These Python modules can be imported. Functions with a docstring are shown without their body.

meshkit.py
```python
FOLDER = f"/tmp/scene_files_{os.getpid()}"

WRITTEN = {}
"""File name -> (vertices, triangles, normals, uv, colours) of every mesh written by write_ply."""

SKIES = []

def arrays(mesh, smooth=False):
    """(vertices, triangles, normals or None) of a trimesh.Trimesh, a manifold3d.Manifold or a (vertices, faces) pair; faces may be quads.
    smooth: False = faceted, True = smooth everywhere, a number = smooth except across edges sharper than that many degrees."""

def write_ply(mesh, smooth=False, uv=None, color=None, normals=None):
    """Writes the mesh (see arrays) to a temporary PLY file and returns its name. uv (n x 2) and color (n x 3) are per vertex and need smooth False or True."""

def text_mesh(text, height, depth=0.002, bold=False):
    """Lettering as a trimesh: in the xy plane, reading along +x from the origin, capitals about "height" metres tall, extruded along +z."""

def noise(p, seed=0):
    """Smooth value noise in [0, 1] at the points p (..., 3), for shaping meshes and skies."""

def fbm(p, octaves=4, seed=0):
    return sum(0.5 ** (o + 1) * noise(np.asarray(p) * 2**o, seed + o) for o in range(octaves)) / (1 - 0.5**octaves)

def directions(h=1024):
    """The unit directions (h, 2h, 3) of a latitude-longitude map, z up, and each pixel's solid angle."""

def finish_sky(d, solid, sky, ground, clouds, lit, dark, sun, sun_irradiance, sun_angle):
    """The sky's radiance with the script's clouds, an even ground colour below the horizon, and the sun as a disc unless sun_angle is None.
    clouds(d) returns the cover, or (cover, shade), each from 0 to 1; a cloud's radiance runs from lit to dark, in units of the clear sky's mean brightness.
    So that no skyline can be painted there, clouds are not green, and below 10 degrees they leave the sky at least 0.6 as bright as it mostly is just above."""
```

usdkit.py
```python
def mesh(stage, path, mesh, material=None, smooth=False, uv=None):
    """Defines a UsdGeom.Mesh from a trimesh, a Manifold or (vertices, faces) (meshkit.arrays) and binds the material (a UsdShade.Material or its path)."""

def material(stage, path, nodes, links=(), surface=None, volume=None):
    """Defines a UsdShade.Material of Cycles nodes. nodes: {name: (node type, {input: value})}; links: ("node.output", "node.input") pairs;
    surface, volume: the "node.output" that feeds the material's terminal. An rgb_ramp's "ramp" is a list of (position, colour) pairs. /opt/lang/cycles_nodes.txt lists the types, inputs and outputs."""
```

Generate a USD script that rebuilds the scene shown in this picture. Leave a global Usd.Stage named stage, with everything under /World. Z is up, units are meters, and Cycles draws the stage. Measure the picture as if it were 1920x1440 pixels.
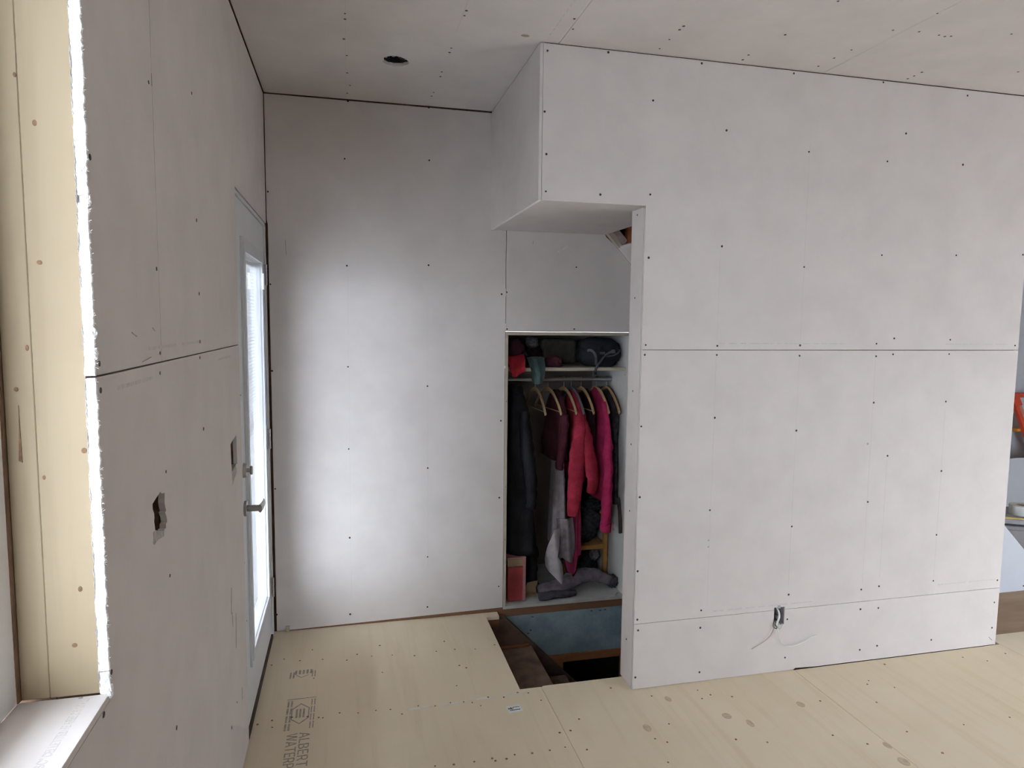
import math, random
import numpy as np, trimesh, manifold3d as mf
from shapely.geometry import Point, Polygon, box as sbox
from shapely import affinity
from shapely.ops import unary_union
import usdkit, meshkit
from pxr import Usd, UsdGeom, UsdLux, UsdShade, Gf, Sdf

stage = Usd.Stage.CreateInMemory()
UsdGeom.SetStageUpAxis(stage, 'Z')
UsdGeom.SetStageMetersPerUnit(stage, 1.0)
UsdGeom.Xform.Define(stage, '/World')
UsdGeom.Scope.Define(stage, '/World/Looks')

# ------------------------------------------------------------------ camera, sky, exposure
CAM = (0.3879, -2.7013, 1.6366); YAW, PITCH, ROLL, FPX = 0.23749, -0.09072, 0.010597, 1275.99
_f = np.array([math.sin(YAW)*math.cos(PITCH), math.cos(YAW)*math.cos(PITCH), math.sin(PITCH)])
_r = np.array([math.cos(YAW), -math.sin(YAW), 0.0]); _u = np.cross(_r, _f)
_R = _r*math.cos(ROLL)+_u*math.sin(ROLL); _U = -_r*math.sin(ROLL)+_u*math.cos(ROLL)
cam = UsdGeom.Camera.Define(stage, '/World/Camera')
cam.AddTransformOp().Set(Gf.Matrix4d(*[float(v) for v in (*_R, 0, *_U, 0, *(-_f), 0, *CAM, 1)]))
cam.CreateHorizontalApertureAttr(36.0); cam.CreateVerticalApertureAttr(27.0)
cam.CreateFocalLengthAttr(36.0*FPX/1920)
cam.CreateClippingRangeAttr(Gf.Vec2f(0.02, 1000))
EXPOSURE = 3.2
cam.CreateExposureAttr(EXPOSURE)
sky = UsdLux.DomeLight.Define(stage, '/World/sky')
sky.CreateIntensityAttr(1.0); sky.CreateColorAttr(Gf.Vec3f(1, 1, 1))
# overcast sky: even brightness from horizon to zenith, with faint cloud mottling
_sm = usdkit.material(stage, '/World/Looks/overcast_sky', {
    'g': ('texture_coordinate', {}), 's': ('separate_xyz', {}), 'n': ('noise_texture', {'scale': 2.2, 'detail': 4.0}),
    'r': ('map_range', {'from_min': 0.0, 'from_max': 1.0, 'to_min': 1.2, 'to_max': 1.2, 'clamp': True}),
    'cl': ('map_range', {'from_min': 0.3, 'from_max': 0.7, 'to_min': 0.9, 'to_max': 1.1, 'clamp': True}),
    'm': ('math', {'math_type': 'multiply'}), 'b': ('background_shader', {'color': (0.89, 0.985, 1.15)})},
    [('g.generated', 's.vector'), ('g.generated', 'n.vector'), ('s.z', 'r.value'), ('n.fac', 'cl.value'), ('r.result', 'm.value1'), ('cl.result', 'm.value2'), ('m.value', 'b.strength')], surface='b.background')
UsdShade.MaterialBindingAPI.Apply(sky.GetPrim()).Bind(_sm)

# ------------------------------------------------------------------ helpers
_used = {}
def _path(parent, name):
    base = parent + '/' + name
    n = _used.get(base, 0); _used[base] = n+1
    return base if n == 0 else f'{base}_{n:03d}'
def meta(prim, label=None, cat=None, group=None, kind=None):
    for k, v in (('label', label), ('category', cat), ('group', group), ('kind', kind)):
        if v: prim.SetCustomDataByKey(k, v)
def thing(name, label=None, cat=None, loc=(0, 0, 0), rz=0.0, group=None, kind=None):
    x = UsdGeom.Xform.Define(stage, _path('/World', name))
    x.AddTranslateOp().Set(Gf.Vec3d(*map(float, loc)))
    if rz: x.AddRotateZOp().Set(float(rz))
    meta(x.GetPrim(), label, cat, group, kind)
    return str(x.GetPath())
def part(parent, name, mesh, mat, smooth=False, label=None, kind=None):
    if isinstance(mesh, (list,)): mesh = cat(mesh)
    p = _path(parent, name)
    m = usdkit.mesh(stage, p, mesh, M[mat], smooth=smooth)
    meta(m.GetPrim(), label, None, None, kind)
    return p
def solo(name, mesh, mat, label, catg=None, smooth=False, group=None, kind=None):
    if isinstance(mesh, (list,)): mesh = cat(mesh)
    p = _path('/World', name)
    m = usdkit.mesh(stage, p, mesh, M[mat], smooth=smooth)
    meta(m.GetPrim(), label, catg, group, kind)
    return p
def cat(ms): return trimesh.util.concatenate([tm(m) for m in ms])
def tm(m):
    if hasattr(m, 'to_mesh'):
        q = m.to_mesh(); return trimesh.Trimesh(np.array(q.vert_properties[:, :3]), np.array(q.tri_verts), process=False)
    return m
def bx(x0, x1, y0, y1, z0, z1, ch=0.0):
    lo = np.minimum((x0, y0, z0), (x1, y1, z1)).astype(float); hi = np.maximum((x0, y0, z0), (x1, y1, z1)).astype(float)
    if ch <= 0:
        b = trimesh.creation.box(hi-lo); b.apply_translation((lo+hi)/2); return b
    ch = min(ch, 0.45*float((hi-lo).min()))
    pts = []
    for k in range(3):
        i = np.array([ch]*3); i[k] = 0
        for s in np.ndindex(2, 2, 2):
            pts.append(np.where(np.array(s) == 0, lo+i, hi-i))
    return trimesh.convex.convex_hull(np.array(pts))
def ext(poly, axis, a, b):
    """Shapely polygon extruded; axis 'x': polygon in (y,z); 'y': (x,z); 'z': (x,y); from a to b along the axis."""
    out = []
    for g in getattr(poly, 'geoms', [poly]):
        m = trimesh.creation.extrude_polygon(g, b-a, engine='earcut')
        v = np.array(m.vertices); w = v[:, 2]+a
        if axis == 'z': m.vertices = np.column_stack([v[:, 0], v[:, 1], w])
        elif axis == 'x': m.vertices = np.column_stack([w, v[:, 0], v[:, 1]])
        else:
            m.vertices = np.column_stack([v[:, 0], w, v[:, 1]]); m.invert()
        out.append(m)
    return trimesh.util.concatenate(out)
def cyl(p0, p1, r, n=16, r2=None):
    p0, p1 = np.array(p0, float), np.array(p1, float); d = p1-p0; L = np.linalg.norm(d)
    t = np.linspace(0, 2*math.pi, n, endpoint=False); r2 = r if r2 is None else r2
    z = d/L; a = np.cross(z, (0, 0, 1) if abs(z[2]) < .9 else (1, 0, 0)); a /= np.linalg.norm(a); b = np.cross(z, a)
    ring = np.cos(t)[:, None]*a+np.sin(t)[:, None]*b
    v = np.vstack([p0+ring*r, p1+ring*r2, p0, p1]); f = []
    for i in range(n):
        j = (i+1) % n
        f += [[i, j, n+j], [i, n+j, n+i], [2*n, j, i], [2*n+1, n+i, n+j]]
    m = trimesh.Trimesh(v, f, process=False); return m
def tube(pts, rad, n=10, flat=1.0, cap=True):
    """Tube along points; rad a number or one per point (may be (ra, rb) pairs)."""
    P = np.array(pts, float); k = len(P)
    rad = [rad]*k if np.ndim(rad) == 0 else rad
    T = np.gradient(P, axis=0); T /= np.linalg.norm(T, axis=1)[:, None]
    a = np.cross(T[0], (0, 0, 1) if abs(T[0][2]) < .9 else (1, 0, 0)); a /= np.linalg.norm(a)
    V = []; t = np.linspace(0, 2*math.pi, n, endpoint=False)
    for i in range(k):
        a = a-T[i]*np.dot(a, T[i]); a /= np.linalg.norm(a); b = np.cross(T[i], a)
        ra, rb = rad[i] if np.ndim(rad[i]) else (rad[i], rad[i]*flat)
        V.append(P[i]+np.cos(t)[:, None]*a*ra+np.sin(t)[:, None]*b*rb)
    f = []
    for i in range(k-1):
        for j in range(n):
            q = (j+1) % n
            f += [[i*n+j, i*n+q, (i+1)*n+q], [i*n+j, (i+1)*n+q, (i+1)*n+j]]
    V = np.vstack(V+[P[:1], P[-1:]])
    for j in range(n):
        q = (j+1) % n
        f += [[k*n, q, j], [k*n+1, (k-1)*n+j, (k-1)*n+q]]
    return trimesh.Trimesh(V, f, process=False)
def spline(pts, n=24):
    from scipy.interpolate import CubicSpline
    P = np.array(pts, float); d = np.r_[0, np.cumsum(np.linalg.norm(np.diff(P, axis=0), axis=1))]
    return CubicSpline(d, P)(np.linspace(0, d[-1], n))
def blob(c, r, amp=0.12, freq=3.0, seed=0, sub=3, p=2.4, floor=None):
    """A crumpled cloth-like lump: a superellipsoid displaced with noise; floor flattens its underside."""
    m = trimesh.creation.icosphere(sub); v = np.array(m.vertices)
    s = (np.abs(v)**p).sum(1)**(-1/p); v = v*s[:, None]
    n = meshkit.fbm(v*freq+seed*7.3, 4, seed)-0.5
    rd = 1-np.abs(2*meshkit.noise(v*freq*1.3+seed*3.1, seed+5)-1)
    v = v*(1+amp*2*n+amp*0.8*(rd-0.5))[:, None]
    v = v*np.array(r)+np.array(c)
    if floor is not None: v[:, 2] = np.maximum(v[:, 2], floor)
    m.vertices = v; return m
def discs(pts, f3, r, n=8, t=0.0008, jit=0.0, seed=1):
    """Small flat discs (screw heads, nail heads) joined: f3 maps a 2-D point to (centre, normal)."""
    rng = random.Random(seed); out = []
    for p in pts:
        c, nrm = f3(p); c = np.array(c); nrm = np.array(nrm)
        rr = r*(1+jit*(rng.random()-.5))
        out.append(cyl(c-nrm*0.002, c+nrm*t, rr, n))
    return out
def ring_loft(rings):
    """Rings (k, n, 3) closed around, capped with fans."""
    R = np.array(rings); k, n = R.shape[:2]; f = []
    for i in range(k-1):
        for j in range(n):
            q = (j+1) % n; f += [[i*n+j, i*n+q, (i+1)*n+q], [i*n+j, (i+1)*n+q, (i+1)*n+j]]
    V = np.vstack([R.reshape(-1, 3), R[0].mean(0), R[-1].mean(0)])
    for j in range(n):
        q = (j+1) % n; f += [[k*n, q, j], [k*n+1, (k-1)*n+j, (k-1)*n+q]]
    m = trimesh.Trimesh(V, f, process=False); m.fix_normals(); return m

# ------------------------------------------------------------------ materials
M = {}
def mat(name, col, rough=0.7, var=0.06, scale=6.0, bump=0.0, bscale=200.0, spec=0.3, col2=None, metal=0.0, stretch=(1, 1, 1), detail=4, extra=None, lo=0.35, hi=0.65, bdist=0.001):
    col = np.array(col, float); c2 = np.array(col2, float) if col2 is not None else col*(1-var)
    c1 = col if col2 is not None else np.minimum(col*(1+var), 0.95)
    N = {'g': ('texture_coordinate', {}), 'm': ('mapping', {'scale': stretch}),
         'n': ('noise_texture', {'scale': scale, 'detail': float(detail), 'roughness': 0.6}),
         'r': ('rgb_ramp', {'ramp': [(lo, tuple(c2)), (hi, tuple(c1))]}),
         'p': ('principled_bsdf', {'roughness': rough, 'specular_ior_level': spec, 'metallic': metal})}
    L = [('g.object', 'm.vector'), ('m.vector', 'n.vector'), ('n.fac', 'r.fac'), ('r.color', 'p.base_color')]
    if bump:
        N['bn'] = ('noise_texture', {'scale': bscale, 'detail': 3.0}); N['b'] = ('bump', {'strength': bump, 'distance': bdist})
        L += [('m.vector', 'bn.vector'), ('bn.fac', 'b.height'), ('b.normal', 'p.normal')]
    if extra: extra(N, L)
    M[name] = usdkit.material(stage, '/World/Looks/'+name, N, L, surface='p.BSDF')
def wood(name, light, dark, axis='z', rings=14.0, rough=0.65, mottled=0.3, spec=0.2):
    """Long-grained wood or plywood face: stretched noise and waves along an axis."""
    st = {'x': (0.06, 1, 1), 'y': (1, 0.06, 1), 'z': (1, 1, 0.06)}[axis]
    l, d = np.array(light), np.array(dark)
    N = {'g': ('texture_coordinate', {}), 'm': ('mapping', {'scale': st}),
         'n': ('noise_texture', {'scale': rings, 'detail': 6.0, 'roughness': 0.65, 'distortion': 0.6}),
         'r': ('rgb_ramp', {'ramp': [(0.25, tuple(d)), (0.5, tuple(l*.93+d*.07)), (0.75, tuple(l))]}),
         'n2': ('noise_texture', {'scale': 2.3, 'detail': 5.0, 'roughness': 0.6}),
         'r2': ('rgb_ramp', {'ramp': [(0.35, tuple(d*.6+l*.4)), (0.7, tuple(l))]}),
         'mx': ('mix', {'mix_type': 'mix', 'fac': mottled}),
         'p': ('principled_bsdf', {'roughness': rough, 'specular_ior_level': spec})}
    L = [('g.object', 'm.vector'), ('m.vector', 'n.vector'), ('n.fac', 'r.fac'), ('g.object', 'n2.vector'), ('n2.fac', 'r2.fac'),
         ('r.color', 'mx.color1'), ('r2.color', 'mx.color2'), ('mx.color', 'p.base_color')]
    M[name] = usdkit.material(stage, '/World/Looks/'+name, N, L, surface='p.BSDF')
mat('drywall', (0.685, 0.632, 0.595), 0.85, 0.035, 5.0, bump=0.12, bscale=900, spec=0.03)
mat('drywall_print', (0.61, 0.57, 0.54), 0.85, 0.05, 60)
mat('gypsum', (0.90, 0.90, 0.89), 0.95, 0.05, 120, bump=0.6, bscale=350, spec=0.05, bdist=0.003)
mat('torn_paper', (0.42, 0.39, 0.36), 0.95, 0.25, 80)
mat('pencil', (0.43, 0.41, 0.40), 0.9, 0.1, 60)
mat('screw', (0.05, 0.045, 0.045), 0.5, 0.2, 50)
mat('gap', (0.06, 0.04, 0.03), 0.9, 0.2, 20)
mat('framing', (0.20, 0.125, 0.08), 0.9, 0.25, 8)
wood('plywood', (0.75, 0.645, 0.475), (0.65, 0.53, 0.35), 'y', 16, 0.9, 0.45, 0.03)
mat('knot', (0.53, 0.415, 0.285), 0.7, 0.15, 60)
mat('pine_knot', (0.20, 0.115, 0.06), 0.7, 0.3, 90)
mat('nail', (0.22, 0.14, 0.085), 0.6, 0.4, 60)
mat('stamp', (0.25, 0.225, 0.19), 0.8, 0.1, 90, col2=(0.46, 0.40, 0.31))
mat('smear', (0.70, 0.66, 0.58), 0.9, 0.1, 30)
wood('pine', (0.375, 0.295, 0.19), (0.33, 0.24, 0.145), 'z', 22, 0.6, 0.5)
wood('brown_wood', (0.24, 0.125, 0.07), (0.12, 0.06, 0.035), 'x', 18, 0.8, 0.5)
wood('orange_wood', (0.38, 0.17, 0.075), (0.2, 0.085, 0.04), 'x', 18, 0.7, 0.4)
wood('cavity_board', (0.40, 0.13, 0.06), (0.2, 0.06, 0.03), 'y', 18, 0.7, 0.4)
mat('end_grain', (0.42, 0.34, 0.30), 0.9, 0.15, 30)
mat('dusty_tread', (0.29, 0.205, 0.15), 0.9, 0.3, 9, col2=(0.15, 0.10, 0.07))
mat('stringer', (0.18, 0.12, 0.09), 0.9, 0.3, 7, col2=(0.085, 0.05, 0.038))
mat('blue_concrete', (0.30, 0.385, 0.40), 0.9, 0.2, 7, bump=0.5, bscale=60, col2=(0.19, 0.26, 0.285), bdist=0.01)
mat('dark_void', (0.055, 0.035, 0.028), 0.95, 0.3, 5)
wood('birch_edge', (0.50, 0.44, 0.35), (0.43, 0.36, 0.27), 'z', 25, 0.7, 0.3)
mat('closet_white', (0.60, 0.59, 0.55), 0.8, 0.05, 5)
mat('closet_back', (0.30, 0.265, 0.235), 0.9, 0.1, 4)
mat('closet_floor', (0.50, 0.49, 0.45), 0.8, 0.12, 7)
mat('vinyl', (0.76, 0.755, 0.75), 0.35, 0.02, 4, spec=0.5)
mat('door_paint', (0.66, 0.67, 0.67), 0.4, 0.02, 4, spec=0.4)
mat('lite_frame', (0.60, 0.61, 0.62), 0.4, 0.02, 4, spec=0.4)
mat('white_plastic', (0.85, 0.85, 0.85), 0.4, 0.02, 4, spec=0.4)
mat('blind', (0.85, 0.86, 0.87), 0.5, 0.02, 4)
mat('nickel', (0.42, 0.40, 0.38), 0.35, 0.05, 20, metal=1.0)
mat('steel', (0.55, 0.55, 0.56), 0.4, 0.08, 20, metal=1.0)
mat('box_metal', (0.42, 0.41, 0.42), 0.5, 0.1, 30, metal=0.6)
mat('black_plastic', (0.02, 0.022, 0.025), 0.5, 0.1, 20)
mat('cable_white', (0.78, 0.77, 0.75), 0.5, 0.03, 20)
mat('cable_tan', (0.55, 0.47, 0.40), 0.6, 0.05, 20)
mat('wire_dark', (0.08, 0.07, 0.07), 0.6, 0.1, 20)
mat('copper', (0.5, 0.22, 0.12), 0.45, 0.1, 20, metal=0.8)
mat('paper_white', (0.72, 0.73, 0.70), 0.7, 0.05, 40)
mat('ink', (0.06, 0.065, 0.07), 0.7, 0.1, 40)
mat('outside_ground', (0.54, 0.54, 0.55), 0.95, 0.1, 0.6)
mat('old_floor', (0.40, 0.28, 0.18), 0.8, 0.25, 5, col2=(0.29, 0.195, 0.125), stretch=(0.3, 1, 1))
mat('blue_wall', (0.55, 0.585, 0.62), 0.85, 0.04, 3)
mat('pale_blue_board', (0.64, 0.67, 0.71), 0.85, 0.03, 3)
mat('ladder_orange', (0.68, 0.085, 0.04), 0.45, 0.12, 12)
mat('ladder_yellow', (0.80, 0.30, 0.05), 0.45, 0.1, 12)
mat('sticker_pink', (0.72, 0.50, 0.46), 0.6, 0.05, 12)
mat('bench_grey', (0.30, 0.285, 0.285), 0.8, 0.1, 9)
mat('case_grey', (0.33, 0.32, 0.33), 0.55, 0.2, 15)
mat('trim_yellow', (0.62, 0.47, 0.16), 0.6, 0.2, 15)
mat('tan_card', (0.42, 0.31, 0.19), 0.85, 0.12, 12)
# cloth
def cloth(name, col, v=0.25, sc=14, **k): mat(name, col, 0.85, v, sc, bump=0.4, bscale=150, spec=0.15, bdist=0.004, **k)
cloth('cloth_black', (0.018, 0.018, 0.021)); cloth('cloth_maroon', (0.075, 0.018, 0.028)); cloth('cloth_red', (0.42, 0.035, 0.065))
cloth('cloth_magenta', (0.42, 0.028, 0.10)); cloth('cloth_vest', (0.03, 0.012, 0.018)); cloth('cloth_pattern', (0.07, 0.055, 0.065), col2=(0.02, 0.018, 0.022), sc=40)
cloth('cloth_strap', (0.10, 0.075, 0.07)); cloth('cloth_grey_dress', (0.25, 0.22, 0.225), 0.2, 18); cloth('cloth_pale', (0.42, 0.38, 0.38), 0.12, 18)
cloth('cloth_pink', (0.38, 0.04, 0.11)); cloth('cloth_hat_maroon', (0.075, 0.022, 0.036)); cloth('cloth_scarlet', (0.33, 0.018, 0.03)); cloth('cloth_teal', (0.07, 0.105, 0.10))
cloth('cloth_grey', (0.16, 0.145, 0.16)); cloth('cloth_khaki', (0.10, 0.09, 0.07)); cloth('cloth_bag', (0.022, 0.024, 0.030)); cloth('cloth_webbing', (0.085, 0.088, 0.105))
cloth('cloth_boot', (0.17, 0.145, 0.16), 0.25, 20); cloth('cloth_boot_dark', (0.075, 0.068, 0.08)); cloth('cloth_plaid', (0.06, 0.06, 0.065), col2=(0.02, 0.02, 0.024), sc=50)
mat('bag_red', (0.42, 0.075, 0.075), 0.5, 0.2, 10); mat('bag_pink', (0.45, 0.2, 0.2), 0.5, 0.2, 10)
wood('hanger_wood', (0.42, 0.28, 0.15), (0.30, 0.18, 0.09), 'y', 30, 0.5, 0.2)
wood('stool_wood', (0.50, 0.27, 0.09), (0.38, 0.19, 0.06), 'z', 30, 0.5, 0.2)
M['glass'] = usdkit.material(stage, '/World/Looks/glass', {'t': ('transparent_bsdf', {'color': (0.96, 0.975, 0.97)}), 'g': ('glossy_bsdf', {'roughness': 0.0, 'color': (1, 1, 1)}), 'm': ('mix_closure', {'fac': 0.05})},
    [('t.BSDF', 'm.closure1'), ('g.BSDF', 'm.closure2')], surface='m.closure')
M['door_glass'] = usdkit.material(stage, '/World/Looks/door_glass', {'w': ('layer_weight', {'blend': 0.5}), 'p': ('math', {'math_type': 'power', 'value2': 3.0}), 'a': ('math', {'math_type': 'multiply_add', 'value2': 0.8, 'value3': 0.04}),
    't': ('transparent_bsdf', {'color': (0.97, 0.985, 0.985)}), 'g': ('glossy_bsdf', {'roughness': 0.03, 'color': (1, 1, 1)}), 'm': ('mix_closure', {})},
    [('w.facing', 'p.value1'), ('p.value', 'a.value1'), ('a.value', 'm.fac'), ('t.BSDF', 'm.closure1'), ('g.BSDF', 'm.closure2')], surface='m.closure')

# ------------------------------------------------------------------ measured fixing positions (metres on each surface)
S_PART = [(1.173,2.711),(1.429,2.73),(1.847,2.727),(2.289,2.727),(1.164,2.476),(1.631,2.558),(1.174,2.311),(1.974,2.463),(2.383,2.401),(1.174,2.164),(1.408,2.164),(1.63,2.176),(1.973,1.974),(2.75,2.731),(3.217,2.713),(2.888,2.517),(2.796,2.386),(3.218,2.398),(1.631,1.914),(2.387,1.897),(1.629,1.545),(1.969,1.542),(2.386,1.545),(1.626,1.503),(1.968,1.502),(2.386,1.498),(2.796,1.963),(3.215,1.976),(3.613,1.992),(2.892,1.579),(2.795,1.554),(3.214,1.574),(3.608,1.547),(2.797,1.495),(2.891,1.504),(3.213,1.505),(2.799,1.276),(3.213,1.274),(1.97,1.223),(1.619,1.193),(2.388,1.154),(1.621,0.881),(1.963,0.804),(2.389,0.703),(2.799,0.798),(2.895,1.018),(3.215,0.931),(3.212,0.61),(1.621,0.548),(1.626,0.326),(1.938,0.34),(1.631,0.276),(1.937,0.258),(2.39,0.375),(2.791,0.366),(2.892,0.374),(3.212,0.375),(2.389,0.255),(2.793,0.267),(2.896,0.264),(3.603,0.229),(3.6,0.094),(2.803,0.061),(2.902,0.071),(2.387,0.067),(3.224,0.068),(3.611,0.346),(1.624,0.058),(1.941,0.046)]
S_FAR = [(0.027,2.751),(0.403,2.735),(0.81,2.737),(0.384,2.451),(0.812,2.471),(0.012,2.268),(0.389,1.916),(0.808,1.931),(0.015,1.813),(0.389,1.396),(0.014,1.377),(0.802,1.29),(1.205,1.787),(0.388,0.963),(0.803,0.844),(1.207,1.093),(0.017,0.767),(1.202,0.66),(0.388,0.484),(0.802,0.349),(1.203,0.149),(0.801,0.065),(0.386,0.062),(0.012,0.095)]
S_CLO = [(1.629,1.944),(1.623,1.601),(1.234,1.798),(1.237,1.598)]
S_REV = [(0.084,2.103),(0.086,1.747),(0.081,1.339),(0.082,0.798)]
S_CEIL = [(0.392,-0.053),(0.392,-0.006),(0.387,0.179),(0.398,0.349),(0.4,0.556),(0.413,0.72),(0.4,0.838),(0.814,-0.189),(0.814,-0.148),(0.811,0.157),(0.811,0.204),(0.809,0.431),(0.811,0.49),(0.808,0.714),(0.804,0.77),(1.207,-0.226),(1.23,-0.142),(1.62,-0.273),(1.62,-0.241),(1.624,-0.149),(1.627,-0.057),(2.007,-0.093),(2.013,-0.041),(2.03,-0.303),(2.034,-0.588),(2.03,-0.303),(2.434,-0.6),(2.374,-0.247),(2.366,-0.156),(2.363,-0.062),(2.391,-0.444),(2.496,-0.457),(2.592,-0.452),(2.623,-0.448),(2.644,-0.456),(2.845,-0.53),(2.841,-0.119),(2.844,-0.074),(2.845,-0.037),(3.234,-0.231)]
S_LEFT = [(-1.132,2.115),(-1.487,1.886),(-0.709,1.898),(-0.72,2.222),(-1.123,1.74),(-0.704,1.704),(-1.486,1.563),(-1.485,1.52),(-1.119,1.563),(-1.125,1.521),(-0.713,1.575),(-0.72,1.532),(-0.7,1.335),(-1.106,1.304),(-1.493,1.05),(-1.536,1.001),(-1.105,1.07),(-1.094,0.709),(-0.4,0.286),(-0.284,0.308)]
NAILS = [(0.201,0.694),(0.53,0.668),(0.854,0.643),(0.073,0.625),(0.148,0.594),(0.254,0.583),(0.368,0.55),(0.417,0.599),(0.486,0.564),(0.585,0.554),(0.691,0.525),(0.801,0.546),(0.894,0.547),(0.994,0.529),(1.098,0.55),(0.02,0.577),(0.529,0.398),(0.89,0.383),(0.919,0.354),(0.221,0.411),(0.85,0.206),(0.147,0.11),(0.211,0.101),(0.255,0.084),(0.272,0.078),(0.339,0.1),(0.414,0.083),(0.487,0.086),(0.547,0.079),(0.592,0.035),(0.664,0.081),(0.735,0.065),(0.802,0.075),(0.859,0.069),(0.894,0.056),(0.925,0.024),(0.969,0.082),(1.036,0.067),(0.07,0.104),(0.076,0.054),(0.016,0.088),(0.754,-0.335),(0.685,-0.329),(0.831,-0.336),(0.9,-0.332),(0.909,-0.348),(0.952,-0.346),(0.988,-0.329),(1.055,-0.335),(1.104,0.091),(1.15,0.078),(1.304,-0.161),(1.197,-0.233),(1.244,-0.229),(1.267,-0.36),(1.126,-0.333),(1.19,-0.327),(1.189,0.009),(1.523,0.037),(1.675,-0.064),(1.898,-0.065),(1.883,-0.131),(1.935,-0.112),(2.021,-0.146),(1.654,-0.274),(1.554,-0.354),(1.591,-0.385),(1.866,-0.428),(1.977,-0.472),(1.538,-0.499),(2.688,-0.187),(2.717,-0.162),(2.789,-0.238),(2.616,-0.324),(2.907,-0.049),(3.345,-0.074),(2.575,-0.534),(2.845,-0.545),(3.083,-0.544),(2.6,-0.68),(2.357,-0.568),(2.262,-0.489),(2.381,-0.261),(3.433,-0.13),(3.592,-0.089)]
KNOTS = [(1.736,-0.101),(1.554,-0.28),(1.918,-0.274),(1.984,-0.343),(2.28,-0.265),(2.412,-0.69),(2.428,-0.592)]
JKNOTS = [(-0.09,1.996),(-0.067,1.928),(-0.07,1.72),(-0.093,1.589),(-0.111,1.525),(-0.021,1.426),(-0.079,1.385),(-0.036,1.2),(-0.048,1.107)]

off = {}
def thing(name, label=None, cat=None, loc=(0, 0, 0), rz=0.0, group=None, kind=None):
    x = UsdGeom.Xform.Define(stage, _path('/World', name))
    x.AddTranslateOp().Set(Gf.Vec3d(*map(float, loc)))
    if rz: x.AddRotateZOp().Set(float(rz))
    meta(x.GetPrim(), label, cat, group, kind)
    off[str(x.GetPath())] = np.array(loc, float)
    return str(x.GetPath())
def part(parent, name, mesh, matn, smooth=False, label=None, kind=None):
    mesh = cat(mesh) if isinstance(mesh, list) else tm(mesh).copy()
    mesh.vertices = np.array(mesh.vertices)-off['/'.join(parent.split('/')[:3])]
    p = _path(parent, name)
    m = usdkit.mesh(stage, p, mesh, M[matn], smooth=smooth)
    meta(m.GetPrim(), label, None, None, kind)
    return p
def onx(x0, s=1): return lambda p: ((x0, p[0], p[1]), (s, 0, 0))
def ony(y0, s=-1): return lambda p: ((p[0], y0, p[1]), (0, s, 0))
def onz(z0, s=1): return lambda p: ((p[0], p[1], z0), (0, 0, s))
YR = -3.7; YW = -2.6; WING = sbox(2.75, -9, 9, YW-.15); H = 2.743; YB = 0.935; T = 0.0127

# ------------------------------------------------------------------ floor
hole = Polygon([(1.121, .115), (1.228, .115), (1.228, .121), (3.5, .121), (3.5, 1.3), (1.195, 1.3), (1.195, .878), (1.121, .878)])
region = sbox(-.012, YR, 7, .945).difference(hole).difference(WING)
fl = thing('floor', 'bare pale plywood subfloor with stamped lettering, nail rows and knots', 'floor', kind='structure')
for x0, x1, ys in ((-.02, 1.2183, (YR, -1.495, .95)), (1.2198, 2.4372, (YR, -1.16, .95)), (2.4388, 3.6562, (YR, -1.495, .0)), (3.6578, 4.8752, (YR, -1.16, .092)), (4.8768, 7, (YR, -1.495, .092))):
    for y0, y1 in zip(ys[:-1], ys[1:]):
        g = sbox(x0, y0+.0007, x1, y1-.0007).intersection(region)
        if not g.is_empty: part(fl, 'plywood_sheet', ext(g, 'z', -.018, 0), 'plywood')
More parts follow.
